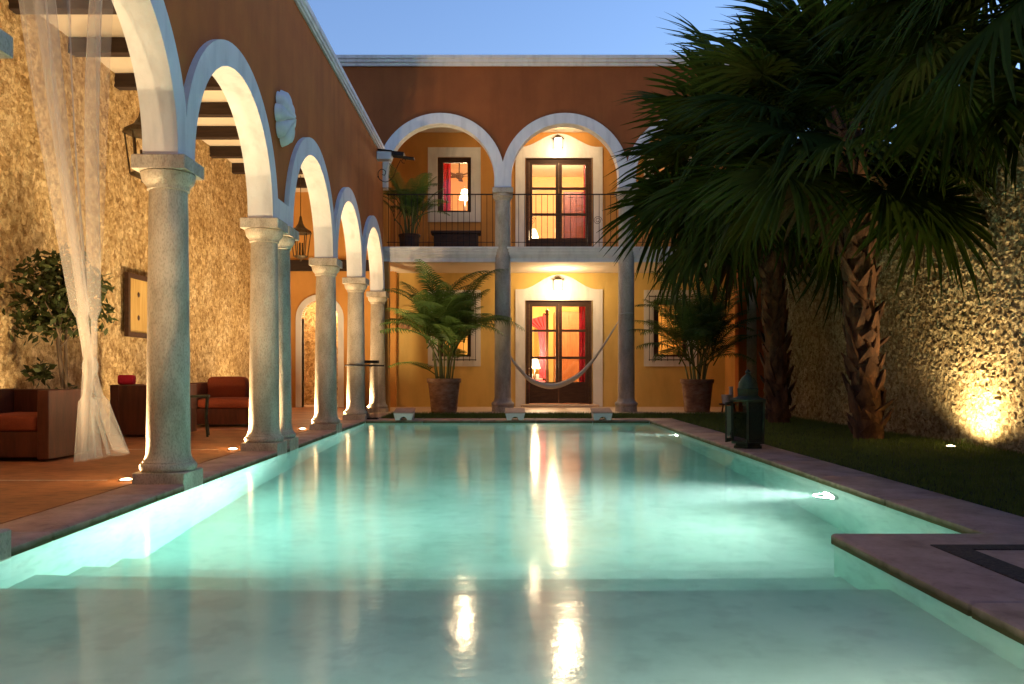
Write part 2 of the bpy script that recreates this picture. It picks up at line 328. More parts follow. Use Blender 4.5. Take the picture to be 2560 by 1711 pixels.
b.box(L, R, 6.15, PF+0.02, zb+0.02, WZ-1.85)
struct('pool_basin', b, M_pool)
wv = [(L-0.05,PN-0.1),(NX+0.06,PN-0.1),(NX+0.06,NY-0.06),(R+0.05,NY-0.06),(R+0.05,PF+0.08),(L-0.05,PF+0.08)]
w = MB(); w.prism(wv, 'z', -2.0, WZ); struct('water', w, M_water)
def slabs(mb, x0, x1, y0, y1, along, step, z0=-0.075, z1=0.0, gap=0.006, ch=0.012):
    n = max(1, round(((y1-y0) if along == 'y' else (x1-x0))/step)); 
    for i in range(n):
        if along == 'y':
            d = (y1-y0)/n; mb.bbox(x0, x1, y0+i*d+gap/2, y0+(i+1)*d-gap/2, z0, z1+random.uniform(-0.0015,0.0015), ch)
        else:
            d = (x1-x0)/n; mb.bbox(x0+i*d+gap/2, x0+(i+1)*d-gap/2, y0, y1, z0, z1+random.uniform(-0.0015,0.0015), ch)
c = MB()
slabs(c, -3.29, PL, -1.0, 17.45, 'y', 1.55); slabs(c, -3.29, -2.62, 17.46, 19.5, 'y', 1.0)
slabs(c, PR, 3.58, NY, 17.45, 'y', 1.4); slabs(c, PL+0.005, PR-0.005, PF, 17.42, 'x', 1.2)
slabs(c, NX, 3.58, -1.0, NY-0.006, 'y', 1.5); slabs(c, 3.586, 6.2, -1.0, NY-0.006, 'y', 1.5); slabs(c, PL+0.005, NX-0.005, -1.0, PN, 'x', 1.2)
struct('pool_coping', c, M_coping)
p = MB()
p.box(2.45, 2.62, -1.0, 4.72, -0.01, 0.006); p.box(2.62, 6.2, 4.60, 4.72, -0.01, 0.006)
struct('pebble_strip', p, M_pebble)
f = MB(); f.box(-6.4, -3.295, -1.0, 23.0, -0.1, 0.0); struct('loggia_floor', f, M_floor)
f = MB(); f.box(-3.29, 6.3, 19.5, 23.1, -0.1, 0.001); struct('terrace_floor', f, M_terrace)
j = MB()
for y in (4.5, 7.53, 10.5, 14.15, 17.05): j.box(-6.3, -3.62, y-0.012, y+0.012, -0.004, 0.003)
struct('lit_floor_joint', j, M_litjoint)  # joint lines at the uplights, their lit brightness put into the pale colour
t = MB(); t.add([(3.58,5.1,-0.012),(6.3,5.1,-0.012),(6.3,19.5,-0.012),(3.58,19.5,-0.012)], [(0,1,2,3)])
t.add([(-2.62,17.42,-0.012),(3.58,17.42,-0.012),(3.58,19.5,-0.012),(-2.62,19.5,-0.012)], [(0,1,2,3)])
struct('lawn', t, M_turf)
gb = MB()
def blade(x, y, h):
    a = random.uniform(0, 2*pi); w_ = random.uniform(0.003, 0.006); dx, dy = cos(a)*w_, sin(a)*w_
    lx, ly = random.gauss(0, 0.35)*h, random.gauss(0, 0.35)*h
    gb.v += [(x-dx,y-dy,-0.015),(x+dx,y+dy,-0.015),(x+lx,y+ly,h)]; k = len(gb.v); gb.f.append((k-3,k-2,k-1)); gb.sm.append(False)
for i in range(52000):
    y = 5.1 + (17.4-5.1)*random.random()**1.35; x_ = random.uniform(3.57, 6.32)
    if (x_-5.98)**2+(y-10.9)**2 < 0.02: continue
    blade(x_, y, random.uniform(0.02, 0.05))
for i in range(16000): blade(random.uniform(-2.62, 6.3), random.uniform(17.44, 19.52), random.uniform(0.03, 0.065))
for i in range(220):
    bx_, by_ = random.gauss(5.95, 0.4), random.gauss(11.1, 0.3)
    if abs(bx_-5.93) > 0.14 or abs(by_-10.9) > 0.14: blade(bx_, by_, random.uniform(0.05, 0.12))
go = gb.build('grass', M_grass); go['kind'] = 'stuff'

# ------------------------------------------------------------------ arches
def arch_profile(pc, r, zs, n=28): return [(pc - r*cos(pi*i/n), zs + r*sin(pi*i/n)) for i in range(n+1)]
def arch_wall(mb, bays, p0, p1, zpier, zs, ztop, q0, q1, mk):
    """bays: (centre, radius); wall from p0..p1 pierced by arches"""
    prof = [(p0, zpier)]
    for pc, r in bays:
        prof += [(pc-r, zpier)] + arch_profile(pc, r, zs) + [(pc+r, zpier)]
    prof.append((p1, zpier))
    n = len(prof); v = []
    for p_, z in prof:
        v += [mk(p_,q0,z), mk(p_,q0,ztop), mk(p_,q1,z), mk(p_,q1,ztop)]
    fs = []
    for i in range(n-1):
        a, c_ = 4*i, 4*(i+1)
        if abs(prof[i][0]-prof[i+1][0]) > 1e-6: fs += [(a,c_,c_+1,a+1), (a+2,a+3,c_+3,c_+2), (a+1,c_+1,c_+3,a+3)]
        fs.append((a,a+2,c_+2,c_))
    fs += [(0,1,3,2), (4*(n-1),4*(n-1)+2,4*(n-1)+3,4*(n-1)+1)]
    mb.add(v, fs)
def arch_trim(pc, ri, ro, zs, zbase, cl, cr, q0, q1, mk, n=40):
    mb = MB(); inner = [(pc-ri, zbase)] + arch_profile(pc, ri, zs, n) + [(pc+ri, zbase)]
    outer = [(max(pc-ro,cl), zbase)]
    for i in range(n+1):
        a = pi*i/n; x, z = pc - ro*cos(a), zs + ro*sin(a)
        if x < cl: x = cl; z = zs + sqrt(max(ro*ro-(pc-cl)**2, 0))*min(1.0, sin(a)*ro/max(sqrt(max(ro*ro-(pc-cl)**2,1e-9)),1e-6))
        if x > cr: x = cr; z = zs + sqrt(max(ro*ro-(cr-pc)**2, 0))*min(1.0, sin(a)*ro/max(sqrt(max(ro*ro-(cr-pc)**2,1e-9)),1e-6))
        outer.append((x, z))
    outer.append((min(pc+ro,cr), zbase))
    v = []; m = len(inner)
    for (a,b_),(c_,d) in zip(inner, outer): v += [mk(a,q0,b_), mk(c_,q0,d), mk(a,q1,b_), mk(c_,q1,d)]
    fs = []
    for i in range(m-1):
        a, c_ = 4*i, 4*(i+1)
        fs += [(a,a+1,c_+1,c_), (a+2,c_+2,c_+3,a+3), (a,c_,c_+2,a+2), (a+1,a+3,c_+3,c_+1)]
    fs += [(0,2,3,1), (4*(m-1),4*(m-1)+1,4*(m-1)+3,4*(m-1)+2)]
    mb.add(v, fs); return mb
def wall_holes(mb, a0, a1, z0, z1, holes, q0, q1, mk):
    """vertical slab with rectangular openings (a0,a1,z0,z1)"""
    xs = sorted({a0, a1} | {h[0] for h in holes} | {h[1] for h in holes})
    for i in range(len(xs)-1):
        xa, xb = xs[i], xs[i+1]; mid = (xa+xb)/2
        hs = sorted((h[2], h[3]) for h in holes if h[0] < mid < h[1]); z = z0
        for h0, h1 in hs + [(z1, z1)]:
            if h0 > z + 1e-6:
                mb.add([mk(xa,q0,z),mk(xb,q0,z),mk(xb,q1,z),mk(xa,q1,z),mk(xa,q0,h0),mk(xb,q0,h0),mk(xb,q1,h0),mk(xa,q1,h0)],
                       [(0,3,2,1),(4,5,6,7),(0,1,5,4),(1,2,6,5),(2,3,7,6),(3,0,4,7)])
            z = h1
MKY = lambda p_, q, z: (q, p_, z)     # runs along Y
MKX = lambda p_, q, z: (p_, q, z)     # runs along X

# ------------------------------------------------------------------ the arcade wing along the pool
CY = [1.47, 4.48, 7.49, 10.5, 11.1, 14.15, 17.05, 20.0]
arc = thing('arcade_building', 'long terracotta wing with white arches, beamed loggia and stone wall along the pool', 'building', (-3.05, 10.0, 0))
ZS = 2.94; ZA = 2.915
bays = []
for a, c_ in ((0,1),(1,2),(2,3),(4,5),(5,6),(6,7)):
    ja = CY[a]+0.2; jb = CY[c_]-0.2
    if c_ == 7: jb = 19.8
    bays.append(((ja+jb)/2, (jb-ja)/2, CY[a], CY[c_]))
wb = MB(); arch_wall(wb, [(b_[0], b_[1]+0.10) for b_ in bays], 0.6, 20.2, ZA+0.03, ZS, 6.3, -3.17, -2.94, MKY)
wb.build('wall', M_brown, arc, True)
for pc, r, ya, yb in bays:
    cl = ya if ya != CY[4] else 10.8
    cr = yb if yb != CY[3] else 10.8
    if yb == CY[7]: cr = 20.2
    arch_trim(pc, r, r+0.256, ZS, ZA, cl, cr, -3.19, -2.875, MKY).build('arch_trim', M_white, arc, True)
pb = MB(); pb.box(-3.185, -2.877, 10.46, 11.14, ZA+0.002, 3.21); pb.build('pier_block', M_white, arc, True)
cn = MB()
prof = [(-2.94,6.215),(-2.905,6.215),(-2.90,6.245),(-2.875,6.255),(-2.872,6.30),(-2.85,6.315),(-2.85,6.395),(-2.89,6.41),(-3.22,6.41),(-3.22,6.30),(-2.94,6.30)]
cn.prism(prof, 'x', 0.6, 20.19); cn.build('cornice', M_white, arc, True)
cb = MB(); cb.box(-6.6, -3.18, 0.6, 23.2, 5.93, 6.08); cb.build('ceiling', M_cream, arc, True)
for k in range(9):
    y = 9.3 + 1.47*k
    bm_ = MB(); bm_.bbox(-6.5, -3.18, y-0.09, y+0.09, 5.70, 5.928, 0.01); bm_.build('ceiling_beam', M_beam, arc, True)
def rough_wall(x0, sgn, y0, y1, z0, z1, res, amp, sc):
    ny = int((y1-y0)/res); nz = int((z1-z0)/res); v = []; fs = []
    for j_ in range(nz+1):
        for i in range(ny+1):
            y = y0+(y1-y0)*i/ny; z = z0+(z1-z0)*j_/nz
            q = Vector((y*sc, z*sc, 3.1)); q = q + noise.noise_vector(q*0.9)*0.6 + noise.noise_vector(q*2.1)*0.25
            d = noise.voronoi(q, distance_metric='DISTANCE')[0]
            e = min(1.0, (d[1]-d[0])*1.6); st = noise.noise(Vector((y*0.55, z*0.55, 9)))*0.5+0.5
            h = amp*(e*(0.65+0.6*noise.noise(q*0.7)) + 0.35*noise.noise(q*2.3)) + 0.035*st
            v.append((x0+sgn*h, y, z))
    for j_ in range(nz):
        for i in range(ny):
            a = j_*(ny+1)+i; fs.append((a,a+1,a+ny+2,a+ny+1))
    if sgn < 0: fs = [t_[::-1] for t_ in fs]
    return MB().add(v, fs, True)
rough_wall(-6.44, 1, 0.6, 23.2, -0.02, 5.95, 0.035, 0.032, 11).build('stone_wall', M_loggia, arc, True)
MB().box(-6.75, -6.5, 0.6, 24.6, -0.05, 6.0).build('back_wall', M_orange, arc, True)
MB().box(-7.0, 7.0, -3.4, -3.1, 0, 7.4).build('sky_blocker_wall', M_brown, arc, True)  # unseen wall added behind the camera to cut sky light
MB().box(-6.5, -3.18, 0.35, 0.6, 0, 6.0).build('near_wall', M_orange, arc, True)
ew = MB(); ac = -5.04
arch_wall(ew, [(ac, 0.5)], -6.45, -2.95, 0.0, 2.45, 6.0, 22.7, 22.95, MKX); ew.build('end_wall', M_orange, arc, True)
arch_trim(ac, 0.5, 0.66, 2.45, 0.0, -9, 9, 22.66, 22.97, MKX).build('doorway_trim', M_white, arc, True)
MB().bbox(-6.4, -3.2, 22.6, 22.72, 3.75, 4.05, 0.01).build('lintel_beam', M_beam, arc, True)
rough_wall(0, 1, -6.5, -3.3, 0, 3.6, 0.05, 0.045, 8.5).xf(Matrix(((0,1,0,0),(-1,0,0,24.3),(0,0,1,0),(0,0,0,1)))).build('passage_wall', M_loggia, arc, True)
MB().box(-6.5, -3.3, 22.96, 24.5, -0.06, 0.002).build('passage_floor', M_terrace, arc, True)
MB().box(-6.5, -3.3, 22.96, 24.5, 3.4, 3.5).build('passage_ceiling', M_cream, arc, True)
MB().box(-3.4, -3.3, 22.96, 24.5, 0, 3.5).build('passage_side_wall', M_orange, arc, True)

# columns of the arcade
def torus_prof(rb, rt, z0, z1, n=7):
    return [(rb + (rt-rb)*sin(pi*i/(n-1)), z0+(z1-z0)*(0.5-0.5*cos(pi*i/(n-1)))) for i in range(n)]
def make_column(label, group, loc, h_abacus, shaft_r0, shaft_r1, ab, plinth, round_plinth=False):
    t_ = thing('stone_column', label, 'column', loc, 0, group)
    pz = 0.10
    if round_plinth:
        MB().lathe([(plinth,0),(plinth,pz*1.3)]+torus_prof(plinth*0.9,plinth*1.05,pz*1.3,pz*2.4)+[(shaft_r0*1.12,pz*2.5),(shaft_r0,pz*3.4)], n=36).build('base', M_colstone, t_)
        z0 = pz*3.3
    else:
        m = MB(); m.bbox(-plinth, plinth, -plinth, plinth, -0.095, pz, 0.008)
        m.lathe(torus_prof(plinth*0.93,plinth*1.06,pz-0.001,pz+0.075,10), n=40); m.lathe([(plinth*0.95,pz+0.07),(plinth*0.95,pz+0.088),(shaft_r0*1.16,pz+0.089),(shaft_r0*1.11,pz+0.10),(shaft_r0*1.05,pz+0.13),(shaft_r0*1.015,pz+0.175),(shaft_r0,pz+0.23)], n=40)
        m.build('base', M_colstone, t_); z0 = pz+0.225
    zn = h_abacus-0.285; n = 14
    pr = []
    for i in range(n+1):
        k = i/n; pr.append((shaft_r0+(shaft_r1-shaft_r0)*k**1.4 + 0.0015*sin(k*23), z0+(zn-z0)*k))
    MB().lathe(pr, n=36).build('shaft', M_colstone, t_)
    m = MB(); m.lathe([(shaft_r1*1.0,zn-0.004),(shaft_r1*1.10,zn+0.004),(shaft_r1*1.10,zn+0.03),(shaft_r1*1.18,zn+0.05),(shaft_r1*1.36,zn+0.085),(ab*0.97,zn+0.125),(ab*0.99,zn+0.15),(ab*0.9,zn+0.162)], n=36)
    m.bbox(-ab, ab, -ab, ab, h_abacus-0.125, h_abacus, 0.010); m.build('capital', M_colstone, t_)
    return t_
GA = 'stone columns of the pool arcade'
clab = ['weathered stone column standing outside the arcade view nearest the pool steps', 'stone column cropped at the frame edge, only its capital and plinth corner showing',
  'largest stone column in view, beside the bright pool wall and white curtain', 'stone column of the close pair that stands nearer the pool steps',
  'stone column of the close pair half hidden behind its twin', 'single stone column between the close pair and the column by the iron stand',
  'stone column at the far pool corner with a black iron stand beside it', 'slender stone column against the gallery corner, last of the arcade']
proto = None
for i, y in enumerate(CY):
    if i == 0:
        continue
    if proto is None: proto = o = make_column(clab[i], GA, (-3.04, y, 0), ZA, 0.187, 0.166, 0.240, 0.232)
    else: o = copy_tree(proto); o.location = (-3.04, y, 0)
    o['label'] = clab[i]; o.rotation_euler.z = [0, pi/2, pi, -pi/2][i % 4]

# ------------------------------------------------------------------ the gallery building behind the pool
gal = thing('gallery_building', 'two storey ochre building with white upper arches and balcony behind the pool', 'building', (1.5, 20.3, 0))
YF, YB = 20.2, 23.0
FB = [(-1.525, 1.315), (1.525, 1.315), (4.575, 1.315)]
ZC, ZSF = 5.49, 5.745
fw = MB(); arch_wall(fw, [(p_, r+0.10) for p_, r in FB], -3.3, 6.6, ZC+0.03, ZSF, 8.5, YF, 20.45, MKX)
fw.box(-7.2, -3.3, YF, 20.45, 6.0, 8.5)
fw.build('front_wall', M_facade, gal, True)
for i, (pc, r) in enumerate(FB):
    arch_trim(pc, r, 1.57, ZSF, ZC, pc-1.525, pc+1.525, 20.145, 20.47, MKX).build('arch_trim', M_white, gal, True)
cn = MB(); cp = [(20.2,8.47),(20.15,8.47),(20.14,8.53),(20.10,8.55),(20.095,8.61),(20.06,8.63),(20.06,8.70),(20.1,8.72),(20.46,8.72),(20.46,8.50),(20.2,8.50)]
cn.prism(cp, 'y', -7.2, 6.9); cn.build('cornice', M_white, gal, True)
sl = MB(); sp = [(20.34,3.69),(20.29,3.69),(20.29,3.80),(20.265,3.81),(20.265,3.845),(20.24,3.86),(20.24,3.92),(20.215,3.935),(20.215,3.99),(20.19,4.005),(20.19,4.05),(23.0,4.05),(23.0,3.75),(20.43,3.75),(20.43,3.69)]
sl.prism(sp, 'y', -3.1, 6.3); sl.build('balcony_slab', M_white, gal, True)
MB().box(-3.0, 6.2, 20.431, 22.999, 3.735, 3.752).build('lower_ceiling', M_cream, gal, True)
DX0, DX1 = 0.648, 2.49
LW = (-1.82, -0.887, 1.40, 2.99); RW = (4.21, 5.14, 1.40, 2.99)
UW = (-1.82, -0.887, 5.43, 6.97); URW = (4.21, 5.14, 5.43, 6.97)
lo = MB(); wall_holes(lo, -3.25, 6.5, 0, 3.9, [(DX0,DX1,0.0,2.97), LW, RW], YB, YB+0.28, MKX); lo.build('lower_back_wall', M_ochre, gal, True)
up = MB(); wall_holes(up, -3.25, 6.5, 3.9, 8.4, [(DX0,DX1,4.05,6.945), UW, URW], YB, YB+0.28, MKX); up.build('upper_back_wall', M_orange, gal, True)
MB().box(-3.1, 6.4, 20.46, 22.99, 7.66, 7.8).build('upper_ceiling', M_cream, gal, True)
MB().box(-7.2, 6.9, 20.46, 30.2, 8.3, 8.45).build('roof', M_cream, gal, True)
sw = MB(); sw.box(-3.3, -3.1, 20.451, 22.99, 4.05, 8.3); sw.build('side_wall', M_orange, gal, True)
sw = MB(); sw.box(6.2, 6.5, 20.451, 22.99, 0, 8.3); sw.build('side_wall', M_orange, gal, True)
MB().box(-3.24, -2.80, 20.2, 20.5, 0, 3.688).build('corner_pier', M_orange, gal, True)
MB().box(5.78, 6.6, 20.19, 20.5, 0, 3.688).build('corner_pier', M_brown, gal, True)
def ogee(x0, x1, zb, zs, zp, holes_x0, holes_x1, hz, y0, y1):
    """white door surround: flat sides rising to an ogee peak"""
    n = 36; xc = (x0+x1)/2; hw = (x1-x0)/2
    top = []
    for i in range(n+1):
        x = x0+(x1-x0)*i/n; k = abs(x-xc)/hw
        z = zs + (zp-zs)*(0.5+0.5*cos(pi*min(1, max(0, (k-0.02)/0.86))))**1.0
        top.append((x, z))
    mb = MB()
    for i in range(n):
        (xa,za),(xb,zb_) = top[i], top[i+1]; mid = (xa+xb)/2
        lowa = hz if holes_x0-1e-4 < mid < holes_x1+1e-4 else zb
        mb.add([(xa,y0,lowa),(xb,y0,lowa),(xb,y0,zb_),(xa,y0,za),(xa,y1,lowa),(xb,y1,lowa),(xb,y1,zb_),(xa,y1,za)],
               [(0,1,2,3),(3,2,6,7),(0,4,5,1)])
    for x in (holes_x0, holes_x1): mb.add([(x,y0,zb),(x,y1,zb),(x,y1,hz),(x,y0,hz)], [(0,1,2,3)])
    for x, zz in ((x0, zs), (x1, zs)): mb.add([(x,y0,zb),(x,y1,zb),(x,y1,zz),(x,y0,zz)], [(0,1,2,3)])
    return mb
ogee(0.353, 2.785, 0.0, 3.28, 3.69, DX0, DX1, 2.97, 22.965, 23.0).build('door_surround', M_white, gal, True)
ogee(0.353, 2.785, 4.05, 7.25, 7.62, DX0, DX1, 6.945, 22.965, 23.0).build('door_surround', M_white, gal, True)
def win_surround(h, m_=0.27):
    mb = MB(); wall_holes(mb, h[0]-m_, h[1]+m_, h[2]-m_, h[3]+m_, [h], 22.97, 23.0, MKX); return mb
for h in (LW, RW, UW, URW): win_surround(h).build('window_surround', M_white, gal, True)
MB().bbox(0.50, 2.66, 22.62, 23.0, 0.0, 0.075, 0.02).build('doorstep', M_terrace, gal, True)
# doors
def french_door(x0, x1, z0, z1, rails, zpanel):
    fr = MB(); y0, y1 = 23.05, 23.13
    fr.box(x0, x0+0.09, y0, y1, z0, z1); fr.box(x1-0.09, x1, y0, y1, z0, z1); fr.box(x0+0.09, x1-0.09, y0, y1, z1-0.09, z1)
    fr.build('door_frame', M_darkwood, gal, True)
    xm = (x0+x1)/2
    for sgn in (-1, 1):
        a, c_ = (x0+0.094, xm-0.003) if sgn < 0 else (xm+0.003, x1-0.094)
        m = MB(); ya, yb = 23.065, 23.115; st = 0.085; zt_ = z1-0.094; zb_ = z0+0.015
        m.box(a, a+st, ya, yb, zb_, zt_); m.box(c_-st, c_, ya, yb, zb_, zt_)
        m.box(a+st, c_-st, ya, yb, zt_-0.07, zt_)
        for z in rails: m.box(a+st, c_-st, ya, yb, z-0.035, z+0.035)
        m.box(a+st, c_-st, ya, yb, zpanel-0.05, zpanel+0.04); m.box(a+st, c_-st, ya, yb, zb_, zb_+0.12)
        m.box(a+st, c_-st, ya+0.018, yb-0.018, zb_+0.12, zpanel-0.05)
        d = m.build('door', M_darkwood, gal, True)
        d_o = MB(); d_o.box(a+st, c_-st, 23.088, 23.092, zpanel+0.04, zt_-0.07); d_o.build('pane', M_pane, d, True)
        hx = c_-0.04 if sgn < 0 else a+0.04
        hn = MB(); hn.tube([(hx,23.06,(z0+1.1)),(hx,23.02,z0+1.1),(hx-sgn*0.09,23.02,z0+1.1)], 0.008, 6); hn.box(hx-0.015,hx+0.015,23.058,23.066,z0+1.0,z0+1.2); hn.build('handle', M_bronze, d, True)
french_door(DX0, DX1, 0.08, 2.97, (2.13, 1.37), 0.65)
french_door(DX0, DX1, 4.05, 6.945, (6.11, 5.385), 4.68)
def window(h, grille):
    x0, x1, z0, z1 = h; m = MB(); y0, y1 = 23.06, 23.13; t_ = 0.10
    m.box(x0, x0+t_*1.5, y0, y1, z0, z1); m.box(x1-t_, x1, y0, y1, z0, z1)
    m.box(x0+t_*1.5, x1-t_, y0, y1, z1-t_*1.4, z1); m.box(x0+t_*1.5, x1-t_, y0, y1, z0, z0+0.06)
    wn_ = m.build('window', M_darkwood, gal, True)
    MB().box(x0+t_*1.5, x1-t_, 23.09, 23.094, z0+0.06, z1-t_*1.4).build('pane', M_pane, wn_, True)
    if grille:
        gm = MB(); a, c_, e, f_ = x0-0.13, x1+0.13, z0-0.12, z1+0.12
        for i in range(8):
            x = a+(c_-a)*i/7; gm.tube([(x,22.93,e),(x,22.93,f_)], 0.008, 6)
        for z in (e+0.03, (e+f_)/2, f_-0.03): gm.box(a-0.02, c_+0.02, 22.915, 22.925, z-0.012, z+0.012)
        for x in (a, c_):
            for z in (e+0.03, f_-0.03): gm.tube([(x,22.92,z),(x,23.01,z)], 0.008, 6)
        gm.build('grille', M_iron, wn_, True)
window(LW, True); window(RW, True); window(UW, False); window(URW, False)
# thin arched panel on the lower wall
na = MB(); pa = [(-3.16,0.0)]+[(-2.68-0.48*cos(pi*i/24), 2.1+0.72*sin(pi*i/24)) for i in range(25)]+[(-2.2,0.0)]
na.prism(pa, 'x', 22.975, 22.998); na.build('wall_panel', M_ochre, gal, True)
# rooms behind the doors
rm = MB()
def room(z0, z1, wallm, x0=-3.0, x1=6.3, y0=23.28, y1=28.0):
    m = MB(); m.box(x0-0.1, x1+0.1, y1, y1+0.1, z0, z1); m.box(x0-0.1, x0, y0, y1, z0, z1); m.box(x1, x1+0.1, y0, y1, z0, z1)
    m.build('room_wall', wallm, gal, True)
    MB().box(x0, x1, y0, y1, z0-0.05, z0).build('room_floor', M_floor, gal, True)
    MB().box(x0, x1, y0, y1, z1-0.4, z1-0.3).build('room_ceiling', M_cream, gal, True)
M_room = surf('room_paint', (0.62, 0.36, 0.15), (0.56, 0.31, 0.12), 1.2, 5, 0.9, 0.05)
room(0.08, 3.9, M_ochre); room(4.05, 8.0, M_room)

# gallery columns
GC = 'tall stone columns of the gallery'
gl_ = ['tall two-storey stone column between the ogee doors and the bushy potted palm, hammock behind it', 'tall two-storey stone column with the free hammock end tied to it', 'tall stone column at the gallery corner hidden behind the fan palms']
gp = None
for i, x in enumerate((0.0, 3.05, 6.1)):
    if gp is None: gp = o = make_column(gl_[0], GC, (x, 20.35, 0), ZC, 0.205, 0.188, 0.255, 0.27, True)
    else: o = copy_tree(gp); o.location = (x, 20.35, 0)
    o['label'] = gl_[i]
# railings
def railing(x0, x1, label):
    t_ = thing('balcony_railing', label, 'railing', ((x0+x1)/2, 20.30, 4.05), 0, 'iron railings of the upper gallery')
    ox = (x0+x1)/2
    m = MB(); m.box(x0-ox, x1-ox, -0.018, 0.018, 1.29, 1.315); m.box(x0-ox, x1-ox, -0.010, 0.010, 0.115, 0.13); m.build('rail', M_iron, t_)
    n = int(round((x1-x0)/0.145)); bar = None
    for i in range(n+1):
        x = x0+0.04+(x1-x0-0.08)*i/n - ox
        if bar is None:
            bm_ = MB(); bm_.box(-0.0065, 0.0065, -0.0065, 0.0065, 0.0, 1.29); bar = q = bm_.build('baluster', M_iron, t_)
        else: q = bar.copy(); COL.objects.link(q); q.parent = t_
        q.location = (x, 0, 0)
    for x in (x0+0.5, x1-0.5) if x0 > -0.5 and x1 < 3.1 else ():
        pts = [(x-ox+0.11*cos(a)*(1-a/16), 0, 0.66+0.11*sin(a)*(1-a/16)) for a in [k*0.4 for k in range(32)]]
        MB().tube(pts, 0.006, 5).build('scroll', M_iron, t_)
    return t_
railing(-2.86, -0.21, 'black iron balcony railing in front of the bench and palm')
railing(0.21, 2.84, 'black iron balcony railing in front of the lit upper door')
railing(3.26, 5.9, 'black iron balcony railing mostly hidden behind fan palm fronds')

# ------------------------------------------------------------------ lamps on the gallery wall
def wall_lantern(loc, label, e):
    t_ = thing('wall_lantern', label, 'wall lamp', loc, 0, 'wall lanterns above the doors')
    m = MB(); m.box(-0.07, 0.07, -0.012, 0, -0.05, 0.20); m.tube([(0,-0.01,0.16),(0,-0.09,0.22),(0,-0.17,0.20)], 0.012, 6); m.build('bracket', M_bronze, t_)
    m = MB(); m.lathe([(0.165,0.115),(0.15,0.13),(0.10,0.135),(0.09,0.17),(0.05,0.20),(0.015,0.215)], 0, -0.17, 16)
    for k in range(4):
        a = pi/4+k*pi/2; m.tube([(0.150*cos(a),-0.17+0.150*sin(a),0.12),(0.150*cos(a),-0.17+0.150*sin(a),-0.16)], 0.008, 5)
    for z in (0.112, -0.16):
        for k in range(4):
            a = pi/4+k*pi/2; a2 = a+pi/2; m.tube([(0.150*cos(a),-0.17+0.150*sin(a),z),(0.150*cos(a2),-0.17+0.150*sin(a2),z)], 0.008, 5)
    m.build('cage', M_bronze, t_)
    bb = MB(); bb.lathe([(0.138,0.105),(0.138,-0.155)], 0, -0.17, 4, False, True, pi/4); bb.build('glass', E_bulb, t_)
    lamp('lantern_light', 'POINT', (0, -0.17, -0.24), e*0.08, LANT, t_, 0.06)
    lamp('gallery_fill', 'POINT', (0, -0.95, -0.05), e*0.66, LANT, t_, 0.05)  # added fill light hanging out in the gallery, away from the lantern itself
    return t_
wall_lantern((1.53, 22.96, 3.40), 'lit bronze lantern above the ground floor french door', 55)
wall_lantern((1.53, 22.96, 7.32), 'lit bronze lantern above the upper floor french door', 34)

# ------------------------------------------------------------------ pool lights and uplights
def pool_light(y, label, e):
    t_ = thing('pool_light', label, 'pool light', (R, y, -0.60), 0, 'underwater lights in the pool wall')
    m = MB(); m.lathe([(0.16,0),(0.165,0.015),(0.15,0.03),(0.135,0.03)], 0, 0, 24, True, False); m.xf(Matrix.Rotation(-pi/2, 4, 'Y')); m.build('rim', M_pool, t_)
    m = MB(); m.lathe([(0.136,0.0),(0.135,0.022),(0.08,0.036),(0.005,0.042)], 0, 0, 24); m.xf(Matrix.Rotation(-pi/2, 4, 'Y')); m.build('lens', E_pool, t_)
    lamp('pool_beam', 'SPOT', (-0.08, 0, 0), e, (0.97, 1.0, 0.90), t_, 0.06, (radians(99), 0, radians(90)), 66, 1.0)
    lamp('pool_spill', 'SPOT', (-0.08, 0, 0), e*0.07, (0.97, 1.0, 0.90), t_, 0.08, (radians(90), 0, radians(90)), 170, 1.0)
    return t_
pool_light(7.57, 'bright underwater light in the pool wall nearer the notched deck', 2400)
pool_light(14.2, 'small underwater light in the pool wall towards the gallery', 620)
t_sh = pool_light(2.4, 'underwater light of the shallow shelf, outside the view', 300)
t_sh.location = (NX+0.02, 2.2, -0.26)
def uplight(x, y, label, e, group='in-ground uplights beside the arcade columns', tilt=(0,0), spot=120, r=0.055, z=0.0, blend=0.7, soft=0.04):
    t_ = thing('ground_uplight', label, 'uplight', (x, y, z), 0, group)
    m = MB(); m.lathe([(r*1.35,-0.02),(r*1.35,0.006),(r*1.05,0.010),(r*1.0,0.004)], 0, 0, 20, True, False); m.build('rim', M_silver, t_)
    m = MB(); m.lathe([(r,-0.01),(r,0.008),(r*0.6,0.016),(0.004,0.019)], 0, 0, 20); m.build('lens', E_spot, t_)
    lamp('uplight_beam', 'SPOT', (0, 0, 0.05), e, WARM, t_, soft, (radians(180)+tilt[0], tilt[1], 0), spot, blend)
    if group is None: t_.children[-1].location.z = 0.10
    return t_
ul = {4.50: 'column cropped by the frame', 7.53: 'largest column and white curtain', 10.5: 'close pair of columns', 14.15: 'middle single column', 17.05: 'column by the iron stand', 19.9: 'gallery corner'}
for y, nm in ul.items():
    uplight(-3.44, y, 'glowing in-ground uplight in the terracotta floor beside the ' + nm, 195, tilt=(0, radians(3)), spot=165)
for x_, y in ((-5.25,10.2), (-5.3,13.6), (-5.0,15.85), (-5.6,19.0)):
    uplight(x_, y, 'in-ground uplight washing the loggia stone wall behind the sofas', 58, 'uplights along the loggia stone wall', (0, radians(-12)), 165, blend=1.0)
uplight(5.93, 10.9, 'in-ground uplight in the lawn shining up the garden stone wall', 170, None, (0, radians(23)), 152, blend=1.0)

